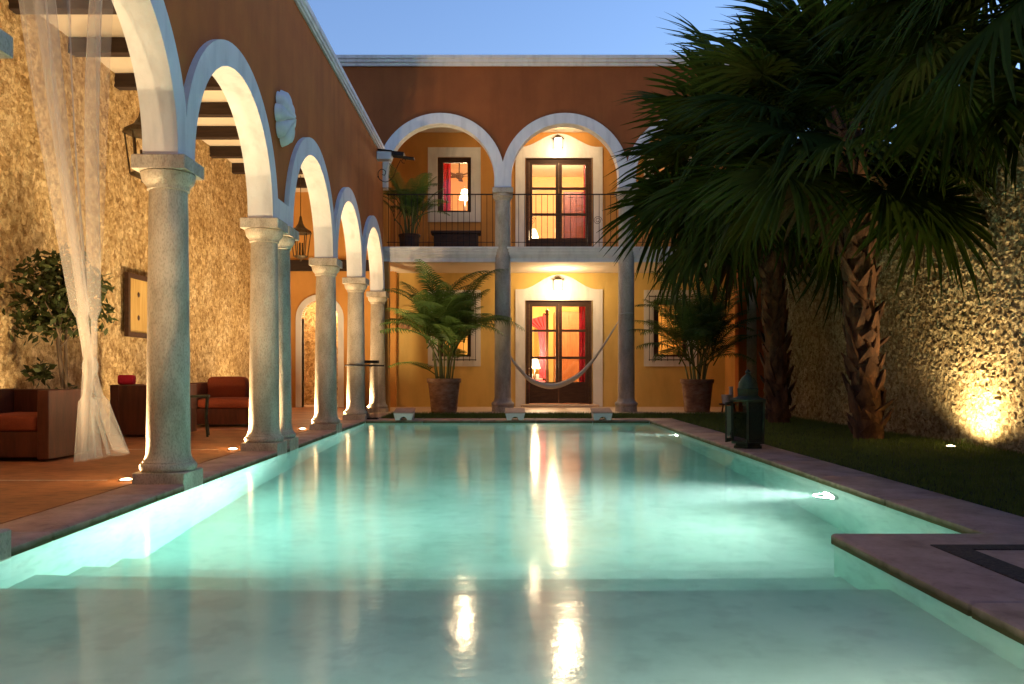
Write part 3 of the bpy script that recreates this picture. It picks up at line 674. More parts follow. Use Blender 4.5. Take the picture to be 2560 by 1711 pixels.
# ------------------------------------------------------------------ garden wall
gw = thing('garden_wall', 'tall rough rubble stone wall lit by an uplight beyond the lawn', 'wall', (6.4, 12.0, 0))
rough_wall(6.42, -1, 3.0, 20.19, -0.05, 4.6, 0.020, 0.048, 12).build('stone_face', M_garden, gw, True)
MB().box(6.43, 6.75, -3.1, 20.18, -0.05, 4.63).build('wall_core', M_garden, gw, True)

# ------------------------------------------------------------------ fan palms
def fan_leaf(seed, R_=1.2, Lp=1.3, nseg=46):
    rnd = random.Random(seed); mb = MB()
    sag = rnd.uniform(0.10, 0.22); pts = [(Lp*k/7, 0, -sag*Lp*(k/7)**2) for k in range(8)]
    mb.tube(pts, [0.024-0.012*k/7 for k in range(8)], 5)
    hub = Vector(pts[-1]); d0 = Vector((1, 0, -2*sag)).normalized(); side = Vector((0,1,0)); nrm = d0.cross(side)*-1
    if nrm.z < 0: nrm = -nrm
    span = radians(rnd.uniform(255, 300))
    for i in range(nseg):
        a = (-0.5+(i+0.5)/nseg)*span; rr = R_*(0.80+0.22*cos(a*0.75))*rnd.uniform(0.93,1.05)
        dr = d0*cos(a)+side*sin(a); pe = -d0*sin(a)+side*cos(a)
        drp = rnd.uniform(0.08, 0.50); jit = rnd.gauss(0, 0.06)
        v = []; ks = ((0.03,0.010,0.0),(0.30,0.042,0.02),(0.55,0.046,0.02),(0.80,0.028,0.05),(1.0,0.003,0.12))
        for k, w_, _ in ks:
            c_ = hub + dr*rr*k + pe*jit*rr*k + nrm*(0.12*rr*k*(1-k)) + Vector((0,0,-drp*rr*max(0,k-0.42)**1.6*1.9))
            hw = w_*rr*span/2.0/ (nseg/28.0) * 0.55*rnd.uniform(0.75,1.1)
            v += [c_ - pe*hw, c_ + nrm*hw*0.55, c_ + pe*hw]
        fs = []
        for q in range(4):
            o = 3*q; fs += [(o,o+3,o+4,o+1),(o+1,o+4,o+5,o+2)]
        mb.add(v, fs)
    return mb
LEAF = [fan_leaf(10+i).mesh('frond', M_palm) for i in range(6)]
DRY = [fan_leaf(40+i, 1.0, 1.0, 24).mesh('frond', M_palmdry) for i in range(2)]
def palm_trunk(h, r0, r1, lean, seed):
    rnd = random.Random(seed); mb = MB(); n = 14
    cx = lambda z: lean*z/h
    mb.tube([(cx(h*k/n), 0, h*k/n) for k in range(n+1)], [r0+(r1-r0)*(k/n)**0.8 for k in range(n+1)], 14)
    z = 0.06; a = 0
    while z < h-0.1:
        k = z/h; r = r0+(r1-r0)*k**0.8; a += 2.399+rnd.uniform(-0.2,0.2)
        L_ = rnd.uniform(0.16, 0.42)*(1.0 if z > 0.3 else 0.6); w_ = rnd.uniform(0.09,0.17); out = rnd.uniform(0.03,0.13)
        c_, s_ = cos(a), sin(a); tx, ty = -s_, c_
        base = Vector((cx(z)+c_*r*0.9, s_*r*0.9, z)); tip = Vector((cx(z)+c_*(r+out), s_*(r+out), z+L_)); T = Vector((tx,ty,0)); O = Vector((c_,s_,0))
        tw = rnd.uniform(0.04,0.3); sk = rnd.gauss(0,0.09); tip = tip + T*sk
        v = [base-T*w_, base+O*0.05, base+T*w_, base*0.5+tip*0.5-T*w_*0.7+O*0.01, base*0.5+tip*0.5+O*0.045, base*0.5+tip*0.5+T*w_*0.7+O*0.01,
             tip-T*w_*tw, tip+O*0.02+Vector((0,0,0.03)), tip+T*w_*tw, base-T*w_-O*0.03, base+T*w_-O*0.03, tip-O*0.025]
        mb.add(v, [(0,1,4,3),(1,2,5,4),(3,4,7,6),(4,5,8,7),(0,3,6,11,9),(2,10,11,8,5),(6,7,8,11)])
        z += rnd.uniform(0.030, 0.048)
    return mb
def fan_palm(loc, h, lean, label, nf, seed, r0=0.24, r1=0.17, scale=1.0, low=128):
    rnd = random.Random(seed); t_ = thing('fan_palm', label, 'palm tree', loc, 0, 'fan palms along the garden wall')
    palm_trunk(h, r0, r1, lean, seed).build('trunk', M_boot, t_)
    for i in range(nf):
        k = (i+0.5)/nf; az = i*2.39996+rnd.uniform(-0.25,0.25)
        el = radians(80 - low*k**0.85 + rnd.uniform(-8,8))
        q = bpy.data.objects.new('frond', rnd.choice(LEAF if k < 0.95 or low < 110 else DRY)); COL.objects.link(q); q.parent = t_
        q.location = (lean + 0.06*cos(az), 0.06*sin(az), h - 0.05 - 0.45*k)
        q.rotation_mode = 'QUATERNION'
        q.rotation_quaternion = (Matrix.Rotation(az,3,'Z') @ Matrix.Rotation(-el,3,'Y') @ Matrix.Rotation(rnd.uniform(-0.55,0.55),3,'X')).to_quaternion()
        s_ = scale*rnd.uniform(0.88,1.15); q.scale = (s_,s_,s_)
    return t_
fan_palm((5.42, 12.2, 0), 4.7, -0.28, 'fan palm whose shaggy trunk glows orange beside the wall uplight', 56, 3, 0.215, 0.16, 1.0, 112)
fan_palm((5.36, 16.0, 0), 5.3, -0.24, 'fan palm with the dark trunk standing behind the patina lantern', 64, 5, 0.21, 0.16, 1.18, 128)
fan_palm((5.75, 8.1, 0), 5.3, -0.15, 'dark fan palm crown overhanging the lawn, its trunk out of view', 56, 9, 0.24, 0.17, 1.0, 106)

# ------------------------------------------------------------------ areca palms in pots
def areca_leaf(seed, Lr=1.25, n=25, lw=0.38):
    rnd = random.Random(seed); mb = MB(); bend = rnd.uniform(0.9,1.5)
    pts = []; p_ = Vector((0,0,0)); m = 18
    for k in range(m+1):
        pts.append(p_.copy()); a = bend*(k/m)**1.5; p_ = p_ + Vector((sin(a), 0, cos(a)))*(Lr/m)
    mb.tube(pts, [0.012-0.0095*k/m for k in range(m+1)], 5)
    for i in range(n):
        k = 0.22+0.78*(i+0.5)/n; idx = k*m; i0 = min(m-1, int(idx)); fr = idx-i0
        c_ = pts[i0].lerp(pts[i0+1], fr); d = (pts[i0+1]-pts[i0]).normalized()
        up_ = Vector((0,1,0)).cross(d)*-1
        ln = lw*(sin(pi*min(1,0.15+k*0.82))**0.7)*rnd.uniform(0.85,1.1)
        for s_ in (-1,1):
            dr = (d*0.75+Vector((0,s_,0))*0.85+up_*0.18).normalized(); w_ = 0.0125
            sd = dr.cross(up_).normalized()
            v = []
            for q, ww in ((0,0.5),(0.35,1.0),(0.7,0.8),(1.0,0.05)):
                e = c_ + dr*ln*q + Vector((0,0,-0.5*ln*q*q)); v += [e-sd*w_*ww, e+sd*w_*ww]
            mb.add(v, [(0,2,3,1),(2,4,5,3),(4,6,7,5)])
    return mb
ALEAF = [areca_leaf(70+i).mesh('frond', M_areca) for i in range(5)]
def pot_prof(rb, rt, h): return [(rb,0),(rb+0.02,0.02),(rb+(rt-rb)*0.45,h*0.45),(rt*0.93,h*0.86),(rt*0.93,h*0.87),(rt,h*0.885),(rt*1.01,h*0.99),(rt*0.99,h),(rt*0.9,h),(rt*0.87,h*0.9)]
def potted_palm(loc, label, rb, rt, h, nf, L0, seed, cat='potted palm', group='potted palms', tilt=1.0, z_stem=0.9, potmat=None):
    rnd = random.Random(seed); t_ = thing('potted_palm', label, cat, loc, 0, group)
    m = MB(); m.lathe(pot_prof(rb,rt,h), n=36, cap=False); m.lathe([(rb,0),(0.001,0.0)], n=36, cap=False); m.build('pot', potmat or M_terra, t_)
    m = MB(); m.lathe([(rt*0.89,h*0.9),(0.002,h*0.93)], n=24, cap=False); m.build('soil', M_soil, t_)
    st = MB(); tips = []
    for i in range(12):
        a = i*2.4; r = rt*0.55*sqrt((i+0.5)/12); hh = z_stem*rnd.uniform(0.45,1.0); ln = rnd.uniform(0.05,0.25)
        p0 = Vector((r*cos(a), r*sin(a), h*0.9)); p1 = p0+Vector((ln*cos(a)*0.5, ln*sin(a)*0.5, hh*0.6)); p2 = p0+Vector((ln*cos(a)*1.3, ln*sin(a)*1.3, hh))
        st.tube([p0,p1,p2], [0.022,0.018,0.012], 6); tips.append(p2)
    st.build('stem', M_cane, t_)
    for i in range(nf):
        k = (i+0.5)/nf; tp = tips[i % len(tips)]; az = i*2.39996+rnd.uniform(-0.3,0.3)
        q = bpy.data.objects.new('frond', rnd.choice(ALEAF)); COL.objects.link(q); q.parent = t_
        q.location = tp + Vector((0,0,-rnd.uniform(0.0,0.5)*z_stem*k))
        lean_ = tilt*(0.05+0.95*k)*rnd.uniform(0.7,1.1)
        q.rotation_mode = 'QUATERNION'
        q.rotation_quaternion = (Matrix.Rotation(az,3,'Z') @ Matrix.Rotation(lean_,3,'Y') @ Matrix.Rotation(rnd.uniform(-0.3,0.3),3,'Z')).to_quaternion()
        s_ = L0*rnd.uniform(0.8,1.15); q.scale = (s_,s_,s_)
    return t_
potted_palm((-1.41, 19.75, 0), 'bushy areca palm in a weathered terracotta pot at the pool end beside the tall column', 0.29, 0.41, 0.82, 58, 1.42, 11, tilt=1.0, z_stem=1.5)
potted_palm((4.72, 20.0, 0.0), 'dark areca palm in a plain terracotta pot under the fan palm fronds', 0.28, 0.40, 0.80, 56, 1.38, 12, tilt=1.0, z_stem=1.4)
potted_palm((-2.38, 21.0, 4.05), 'small dark potted palm on the balcony beside the bench', 0.22, 0.28, 0.42, 30, 0.95, 13, tilt=0.9, z_stem=0.9, potmat=M_darkwood)

# ------------------------------------------------------------------ white spout blocks at the pool end
def spout(x, label):
    t_ = thing('spout_block', label, 'water spout', (x, 16.72, 0), 0, 'white spout blocks at the pool end')
    n = 14; w0, w1, h0, h1, dp = 0.165, 0.20, 0.14, 0.21, 0.46
    arch = [(0.075*cos(pi*k/n), 0.07*sin(pi*k/n)) for k in range(n+1)]
    poly = [(-w0,0.0)]+[(-a,z) for a,z in arch]+[(w0,0.0),(w1,h0),(-w1,h0)]
    m = MB(); k = len(poly); v = [(a,0,z+0.001) for a,z in poly]+[(a,dp,(z*h1/h0 if z > 0.1 else z)+0.001) for a,z in poly]
    m.add(v, [tuple(range(k-1,-1,-1)), tuple(range(k,2*k))]+[(i,(i+1)%k,k+(i+1)%k,k+i) for i in range(k)])
    m.build('body', M_white, t_)
    tp = MB(); tp.add([(-w1-0.004,-0.006,h0),(w1+0.004,-0.006,h0),(w1+0.004,dp,h1),(-w1-0.004,dp,h1),(-w1-0.004,-0.006,h0+0.018),(w1+0.004,-0.006,h0+0.018),(w1+0.004,dp,h1+0.018),(-w1-0.004,dp,h1+0.018)],
        [(0,3,2,1),(4,5,6,7),(0,1,5,4),(1,2,6,5),(2,3,7,6),(3,0,4,7)]); tp.build('cap', M_coping, t_)
spout(-2.02, 'white notched spout block at the pool end in front of the potted palm and column')
spout(0.25, 'white notched spout block in front of the tall column beside the door')
spout(2.03, 'white notched spout block in line with the edge of the french door surround')

# ------------------------------------------------------------------ hammock
hp = [(1262,838),(1278,893),(1300,922),(1330,950),(1382,963),(1436,943),(1474,909),(1509,862),(1541,811)]
hw = [Vector(P(u, v, 20.45 - 0.12*i/8)) for i, (u, v) in enumerate(hp)]
def crom(pts, n):
    out = []; m = len(pts)
    for i in range(m-1):
        p0, p1, p2, p3 = pts[max(i-1,0)], pts[i], pts[i+1], pts[min(i+2,m-1)]
        for k in range(n):
            t_ = k/n; out.append(0.5*((2*p1)+(p2-p0)*t_+(2*p0-5*p1+4*p2-p3)*t_*t_+(3*p1-p0-3*p2+p3)*t_**3))
    return out+[pts[-1]]
cl_ = crom(hw, 6); N = len(cl_)
ham = thing('hammock', 'pale cotton hammock slung between the two tall gallery columns', 'hammock', tuple(hw[4]))
m = MB(); v = []; nc = 15
for i, c_ in enumerate(cl_):
    k = i/(N-1); wd = 0.014+0.15*sin(pi*k)**0.9
    for q in range(nc):
        s_ = -1+2*q/(nc-1); a = s_*1.9
        v.append(c_ + Vector((0.006*sin(q*9+i*0.3), sin(a)*wd*0.9, -cos(a)*wd*0.55 + 0.010*sin(q*2.6+i*0.15)*sin(pi*k))))
fs = []
for i in range(N-1):
    for q in range(nc-1):
        a = i*nc+q; fs.append((a,a+1,a+nc+1,a+nc))
m.add(v, fs, True); hb = m.build('bed', M_hammock, ham, True); md = hb.modifiers.new('thick', 'SOLIDIFY'); md.thickness = 0.008
MB().tube(crom([hw[-1], Vector(P(1555,789,20.32)), Vector((2.90,20.16,2.40)), Vector((3.05,20.13,2.42)), Vector((3.2,20.18,2.42))],5), 0.012, 6).build('rope', M_hammock, ham, True)
MB().tube([hw[0], Vector((0.0,20.56,1.55)), Vector((-0.08,20.55,1.6))], 0.012, 6).build('rope', M_hammock, ham, True)

# ------------------------------------------------------------------ patina lantern by the pool
fl = thing('floor_lantern', 'large green patina metal lantern with its glass door open on the pool coping', 'lantern', (3.20, 10.75, 0.0), radians(12))
m = MB(); hexa = lambda r, z0, z1: m.lathe([(r,z0),(r,z1)], 0, 0, 6, False)
hexa(0.20,0,0.03); hexa(0.175,0.03,0.06); hexa(0.235,0.06,0.085)
m.lathe([(0.25,0.60),(0.26,0.63),(0.17,0.66),(0.15,0.68)], 0, 0, 6, False)
m.lathe([(0.145,0.68),(0.15,0.76),(0.155,0.77),(0.13,0.785)], 0, 0, 6, False); m.lathe([(0.125,0.78),(0.12,0.84),(0.08,0.91),(0.03,0.955),(0.025,0.97),(0.04,0.985),(0.012,1.02)], 0, 0, 12)
for k in range(6):
    a = 2*pi*k/6; m.tube([(0.22*cos(a),0.22*sin(a),0.08),(0.235*cos(a),0.235*sin(a),0.61)], 0.014, 6)
m.build('frame', M_patina, fl)
def lglass():
    m_, n, l, b_ = newmat('lantern_glass'); b_.inputs['Base Color'].default_value = (0.03,0.035,0.02,1); b_.inputs['Roughness'].default_value = 0.5; b_.inputs['Specular IOR Level'].default_value = 0.1
    b_.inputs['Alpha'].default_value = 0.75; return m_
MG = lglass()
for k in range(6):
    a, a2 = 2*pi*k/6, 2*pi*(k+1)/6
    if k == 3: continue
    q = MB(); q.add([(0.213*cos(a),0.213*sin(a),0.085),(0.213*cos(a2),0.213*sin(a2),0.085),(0.226*cos(a2),0.226*sin(a2),0.60),(0.226*cos(a),0.226*sin(a),0.60)], [(0,1,2,3)])
    q.build('pane', MG, fl)
d = MB(); d.box(-0.008,0.008,0,0.02,0.09,0.60); d.box(-0.008,0.008,0.2,0.22,0.09,0.60); d.box(-0.008,0.008,0.02,0.2,0.57,0.60); d.box(-0.008,0.008,0.02,0.2,0.09,0.14)
d.xf(Matrix.Translation((-0.235,0.0,0)) @ Matrix.Rotation(radians(134),4,'Z')); dd = d.build('door', M_patina, fl)
d = MB(); d.prism([(0.02,0.55),(0.02,0.24),(0.11,0.14),(0.2,0.24),(0.2,0.55)], 'y', -0.003, 0.003)
d.xf(Matrix.Translation((-0.235,0.0,0)) @ Matrix.Rotation(radians(134),4,'Z')); d.build('pane', surf('frosted_glass', (0.36,0.38,0.27), (0.28,0.31,0.22), 6, 4, 0.25, 0.1), dd)

# ------------------------------------------------------------------ hanging lanterns in the loggia
def hanging_lantern(loc, s, label):
    t_ = thing('hanging_lantern', label, 'lantern', loc, radians(20), 'bronze lanterns hanging in the loggia')
    m = MB(); m.tube([(0,0,0.52*s),(0,0,5.70-loc[2])], 0.009, 5); m.build('chain', M_bronze, t_)
    m = MB(); m.lathe([(0.02,0.54*s),(0.03,0.5*s),(0.035,0.46*s),(0.06,0.36*s),(0.12,0.27*s),(0.24,0.20*s),(0.265,0.13*s),(0.25,0.12*s)], 0, 0, 6, False); m.build('roof', M_bronze, t_)
    m = MB()
    for k in range(6):
        a = 2*pi*k/6; m.tube([(0.235*cos(a),0.235*sin(a),0.13*s),(0.165*cos(a),0.165*sin(a),-0.42*s)], 0.013, 5)
    m.lathe([(0.165,-0.41*s),(0.18,-0.42*s),(0.16,-0.45*s),(0.03,-0.5*s),(0.02,-0.54*s)], 0, 0, 6, False)
    for k in range(3):
        a = 2*pi*k/3; m.tube([(0.04*cos(a),0.04*sin(a),-0.41*s),(0.04*cos(a),0.04*sin(a),-0.1*s)], 0.018, 6)
    m.build('cage', M_bronze, t_)
    return t_
hanging_lantern((-4.98, 11.4, 4.15), 1.0, 'bronze lantern hanging half behind the white arch above the largest column')
hanging_lantern((-4.86, 19.8, 4.18), 1.0, 'bronze lantern hanging between the paired columns and the far arches')

# ------------------------------------------------------------------ wall ornament, flood lamp, wall bowl, picture
m = MB(); nr, na_ = 10, 96; v = [(0.10,0,0)]; fs = []
for i in range(1, nr+1):
    k = i/nr
    for q in range(na_):
        a = 2*pi*q/na_; lob = abs(cos(4*a)); R_ = 0.30+0.075*lob**0.6
        h = 0.05 + 0.10*sqrt(max(0,1-k**2.4)) + 0.045*(abs(cos(4*a))**0.7-0.5)*sin(pi*min(1,k))**0.7
        if k < 0.35: h += 0.05*cos(k/0.35*pi/2)
        if i == nr: h = 0.02
        v.append((h, R_*k*cos(a)*0.95, R_*k*sin(a)))
for q in range(na_): fs.append((0,1+q,1+(q+1)%na_))
for i in range(nr-1):
    for q in range(na_): a = 1+i*na_; fs.append((a+q, a+na_+q, a+na_+(q+1)%na_, a+(q+1)%na_))
m.add(v, fs, False)
o = m.build('wall_rosette', M_white); o.location = (-2.945, 10.9, 4.34); tag(o, 'scalloped white plaster rosette on the terracotta wall between arches', 'ornament')
sl_ = thing('flood_lamp', 'white flood lamp with dark panel on a scrolled iron bracket at the gallery corner', 'lamp', (-2.94, 19.3, 6.05))
MB().bbox(0.0, 0.34, -0.12, 0.12, -0.11, 0.08, 0.01).build('housing', M_whitebox, sl_)
q = MB(); q.box(0.0, 0.34, -0.14, 0.14, 0.0, 0.03); q.box(0.34, 0.62, -0.14, 0.14, -0.07, 0.02); q.box(0.62,0.86,-0.1,0.1,-0.09,-0.06)
q.xf(Matrix.Translation((0.02,0,0.10)) @ Matrix.Rotation(radians(7),4,'Y')); q.build('panel', M_iron, sl_)
pts = [(0.62-0.10*cos(a)*0.5,0,-0.13+0.05*sin(a)) for a in [k*0.5 for k in range(-4,7)]]
pts2 = [Vector((0.55,0,-0.10)),Vector((0.45,0,-0.3)),Vector((0.36,0,-0.52)),Vector((0.2,0,-0.62)),Vector((0.05,0,-0.55)),Vector((0.02,0,-0.4)),Vector((0.1,0,-0.32)),Vector((0.19,0,-0.37)),Vector((0.17,0,-0.46)),Vector((0.11,0,-0.44))]
q = MB(); q.tube(pts, 0.008, 5); q.tube(crom(pts2,5), 0.009, 6); q.tube([(0.0,0,-0.5),(0.04,0,-0.5)], 0.01, 5); q.build('bracket', M_iron, sl_)
o = MB().lathe([(0.03,-0.11),(0.10,-0.10),(0.17,-0.03),(0.205,0.06),(0.225,0.09),(0.20,0.085),(0.14,0.0)], 0, 0, 24, True, False).build('wall_bowl', M_terra)
o.location = (-2.70, 22.79, 2.24); tag(o, 'dark clay half bowl fixed to the orange wall beside the potted palm', 'wall bowl')
pf = thing('wall_picture', 'gilded picture in a dark frame hung on the loggia stone wall', 'picture', (-6.33, 14.6, 2.12))
q = MB(); wall_holes(q, -0.78, 0.78, -0.54, 0.54, [(-0.70,0.70,-0.46,0.46)], -0.02, 0.05, MKY); q.build('frame', M_darkwood, pf)
MB().box(0.0, 0.02, -0.70, 0.70, -0.46, 0.46).build('canvas', M_gold, pf)
q = MB()
for y_, z_ in ((-0.33,0.2),(-0.33,-0.2),(0.3,0.2),(0.3,-0.2)): q.lathe([(0.05,0.0),(0.03,0.012)], y_, z_, 8)
q.xf(Matrix(((0,0,1,0.021),(1,0,0,0),(0,1,0,0),(0,0,0,1)))); q.build('canvas_mark', M_darkwood, pf)

# ------------------------------------------------------------------ loggia furniture
def armchair(loc, rz, label, w_=0.98, cushion=None):
    t_ = thing('armchair', label, 'armchair', loc, rz, 'box armchairs in the loggia')
    hw_ = w_/2; th = 0.13
    m = MB(); m.bbox(-hw_, -hw_+th, -0.45, 0.45, 0.03, 0.79, 0.008); m.bbox(hw_-th, hw_, -0.45, 0.45, 0.03, 0.79, 0.008)
    m.bbox(-hw_+th, hw_-th, 0.33, 0.45, 0.03, 0.785, 0.008); m.bbox(-hw_+th, hw_-th, -0.42, 0.33, 0.05, 0.33, 0.008)
    m.build('frame', M_redwood, t_)
    MB().cushion(-hw_+th+0.005, hw_-th-0.005, -0.44, 0.33, 0.325, 0.52).build('seat_cushion', M_orangefab, t_)
    if cushion:
        MB().cushion(cushion[0], cushion[1], 0.12, 0.335, 0.48, 0.90).build('back_cushion', M_orangefab, t_)
    return t_
armchair((-5.48, 9.5, 0), 0, 'dark box armchair with orange seat seen through the sheer curtain')
armchair((-5.45, 12.9, 0), pi, 'reddish box armchair turned away, showing its plain back beside the curtain')
armchair((-4.85, 15.1, 0), 0, 'dark box armchair with tall orange back cushion between the columns', 1.5, (-0.62, 0.1))
o = MB().cushion(-0.12, 0.12, -0.06, 0.06, 0, 0.15).build('cushion', M_redfab); o.location = (-5.78, 12.66, 0.79); tag(o, 'small red cushion on top of the turned away armchair', 'cushion')
st = thing('side_table', 'small green metal side table beside the largest column', 'side table', (-4.72, 12.6, 0), 0.3)
q = MB(); q.bbox(-0.22, 0.22, -0.22, 0.22, 0.60, 0.63, 0.008); q.build('tabletop', M_patina, st)
for sx in (-1,1):
    for sy in (-1,1): MB().tube([(0.19*sx,0.19*sy,0.6),(0.17*sx,0.17*sy,0.3),(0.2*sx,0.2*sy,0.0)], 0.018, 6).build('leg', M_patina, st)

# potted tree
ft = thing('potted_tree', 'leafy standard tree in a low planter by the stone wall behind the curtain', 'potted tree', (-5.78, 10.75, 0))
MB().lathe([(0.27,0),(0.33,0.3),(0.34,0.33),(0.30,0.33),(0.29,0.28),(0.01,0.28)], n=28, cap=False).build('planter', M_terra, ft)
q = MB(); q.tube([(0.0,0,0.25),(0.03,0.02,0.8),(-0.02,0,1.35),(0.0,0,1.9)], [0.04,0.032,0.028,0.02], 8); q.tube([(0.06,0.03,0.25),(0.08,0,0.8),(0.06,0.03,1.5),(0.2,0.05,1.9)], [0.025,0.022,0.02,0.01], 8)
for k in range(9):
    a = k*2.4; q.tube([(0,0,1.3+0.06*k),(0.2*cos(a),0.2*sin(a),1.55+0.07*k),(0.42*cos(a),0.42*sin(a),1.75+0.06*k)], [0.014,0.010,0.004], 5)
q.build('trunk', M_bark, ft)
def leaf_cloud(blobs, n, size, seed):
    rnd = random.Random(seed); mb = MB()
    for i in range(n):
        bx, by, bz, br = rnd.choice(blobs); d_ = Vector((rnd.gauss(0,1), rnd.gauss(0,1), rnd.gauss(0,1))).normalized()*br*rnd.random()**0.45
        c_ = Vector((bx,by,bz))+Vector((d_.x,d_.y,d_.z*0.85)); a = Vector((rnd.gauss(0,1),rnd.gauss(0,1),rnd.gauss(-0.3,0.8))).normalized(); s_ = a.orthogonal().normalized()
        s_ = Matrix.Rotation(rnd.uniform(0,6.28),3,a) @ s_; L_ = size*rnd.uniform(0.7,1.3); nn = a.cross(s_)
        mb.add([c_, c_+a*L_*0.5+s_*L_*0.22+nn*0.01, c_+a*L_, c_+a*L_*0.5-s_*L_*0.22+nn*0.01], [(0,1,2,3)])
    return mb
leaf_cloud([(0,0,1.95,0.5),(0.25,0.1,1.75,0.4),(-0.3,0.05,1.7,0.42),(0.05,0,2.3,0.38),(-0.15,-0.1,2.15,0.45),(0.35,0,2.1,0.3)], 1500, 0.13, 4).build('crown', M_ficus, ft)
leaf_cloud([(0.1,0,0.55,0.33),(0.25,-0.1,0.45,0.28),(-0.1,0.1,0.5,0.25),(-0.25,0,1.0,0.16)], 420, 0.12, 6).build('undergrowth', M_ficus, ft)

# sheer curtain
cu = thing('sheer_curtain', 'sheer white curtain gathered in a knot under the nearest arch', 'curtain', (-3.09, 6.2, 0.34))
rows = [(4.40,4.95,6.62),(3.70,5.26,6.46),(2.83,5.52,6.36),(2.07,5.77,6.32),(1.46,5.98,6.28),(1.15,6.09,6.25),(1.03,6.11,6.24),(0.95,6.10,6.26),(0.72,6.05,6.42),(0.34,5.97,6.78)]
v = []; nt = 140; RW_ = crom([Vector(r) for r in rows], 6)
for i, r in enumerate(RW_):
    for q in range(nt+1):
        t_ = q/nt; wdt = r.z-r.y; amp = 0.035+0.03*min(1,wdt) - 0.02*(wdt<0.3)
        tt = t_ + 0.015*sin(t_*31)
        x = amp*1.4*sin(t_*pi*8+0.6*sin(i*0.12))*(0.7+0.4*sin(t_*9)) + (0.05*sin(t_*pi*46)*(1-t_/0.17) if t_ < 0.17 else 0)
        v.append((x, r.y+wdt*tt**(1.35 if r.x > 1.1 else 1.0), r.x + (0.02*sin(t_*23) if i == len(RW_)-1 else 0)))
fs = []
for i in range(len(RW_)-1):
    for q in range(nt): a = i*(nt+1)+q; fs.append((a,a+1,a+nt+2,a+nt+1))
q = MB(); q.add([(x-3.09, y, z) for x,y,z in v], fs, True); q.build('cloth', M_sheer, cu, True)
q = MB(); q.lathe([(0.03,-0.07),(0.062,-0.03),(0.066,0.02),(0.04,0.06)], 0, 0, 14); q.xf(Matrix.Translation((-3.09,6.17,1.03)) @ Matrix.Diagonal((0.8,1.1,1.2,1))); q.build('knot', M_sheer, cu, True)

# iron stand by the last columns
ist = thing('iron_stand', 'black iron slatted stand with a long top bar beside the far pool corner column', 'metal stand', (-2.72, 17.1, 0))
MB().tube([(-0.50,-0.30,1.12),(0.30,-0.28,1.11)], 0.018, 8).build('bar', M_iron, ist)
q = MB(); q.bbox(-0.14, 0.14, -0.10, 0.10, 1.16, 1.22, 0.005); q.bbox(-0.13, 0.13, -0.09, 0.09, 0.0, 0.03, 0.005); q.box(-0.01,0.01,-0.29,0.0,1.09,1.12); q.build('frame', M_iron, ist)
for k in range(10):
    MB().tube([(-0.12+0.24*k/9,-0.08,0.02),(-0.12+0.24*k/9,-0.08,1.17)], 0.007, 5).build('rod', M_iron, ist)

# balcony bench, white pots
bn = thing('balcony_bench', 'dark wooden bench chest on the balcony below the upper window', 'bench', (-1.27, 22.5, 4.05))
MB().bbox(-0.68, 0.68, -0.25, 0.25, 0.68, 0.75, 0.01).build('top', M_darkwood, bn); MB().bbox(-0.60, 0.60, -0.2, 0.22, 0.30, 0.678, 0.01).build('body', M_darkwood, bn)
for sx in (-1,1): MB().bbox(0.58*sx-0.05, 0.58*sx+0.05, -0.2, 0.2, 0, 0.30, 0.008).build('leg', M_darkwood, bn)
stl = thing('stool', 'low wooden stool carrying white pots beside the gallery corner pier', 'stool', (5.42, 19.85, 0))
MB().lathe([(0.20,0.18),(0.21,0.19),(0.21,0.215),(0.20,0.22)], n=20).build('seat', M_redwood, stl)
for k in range(3): MB().tube([(0.15*cos(k*2.1),0.15*sin(k*2.1),0.18),(0.18*cos(k*2.1),0.18*sin(k*2.1),0)], 0.018, 6).build('leg', M_redwood, stl)
o = MB().lathe([(0.085,0.0),(0.11,0.2),(0.118,0.21),(0.10,0.21),(0.08,0.02)], n=20, cap=False).build('white_pot', M_white); o.location = (5.36,19.78,0.222); tag(o, 'small cream bucket pot standing on the stool', 'pot')
o = MB().lathe([(0.06,0.0),(0.05,0.3),(0.045,0.36),(0.06,0.40),(0.02,0.40)], n=16).build('tall_vase', M_white); o.location = (5.52,19.92,0.222); tag(o, 'slim cream vase standing on the stool', 'vase')

# ------------------------------------------------------------------ things in the rooms
def drape(name, x0, x1, y, z0, z1, mat, label, grp='crimson curtains at doors and windows'):
    n = 40; v = []
    for z in (z0, (z0+z1)/2, z1):
        for i in range(n+1):
            k = i/n; v.append((x0+(x1-x0)*k, y+0.03*sin(k*(x1-x0)*70)+0.01*sin(k*31), z))
    fs = [(r*(n+1)+i, r*(n+1)+i+1, (r+1)*(n+1)+i+1, (r+1)*(n+1)+i) for r in range(2) for i in range(n)]
    o = MB().add(v, fs, True).build(name, mat); md = o.modifiers.new('thick','SOLIDIFY'); md.thickness = 0.01
    return tag(o, label, 'curtain', grp)
drape('curtain', 2.17, 2.42, 23.45, 0.1, 2.9, M_redfab, 'crimson curtain at the edge of the ground floor french door beside the wardrobe')
drape('curtain', -1.70, -1.48, 23.45, 5.2, 6.95, M_redfab, 'crimson curtain inside the upper window with the lit lamp')
drape('curtain', 2.30, 2.42, 23.45, 4.1, 6.95, M_redfab, 'narrow crimson curtain inside the upper french door')
bd = thing('four_poster_bed', 'wooden four poster bed with pink spread seen through the ground floor door', 'bed', (0.6, 26.0, 0.08))
for x in (-0.75, 0.75):
    for y in (-0.9, 0.9):
        MB().lathe([(0.05,0),(0.05,0.9),(0.04,1.0),(0.045,2.6),(0.06,2.65),(0.04,2.7),(0.055,2.76),(0.01,2.82)], x, y, 12).build('post', M_redwood, bd)
MB().cushion(-0.78, 0.78, -0.95, 0.95, 0.25, 0.64, 0.2).build('mattress', M_pinkfab, bd)
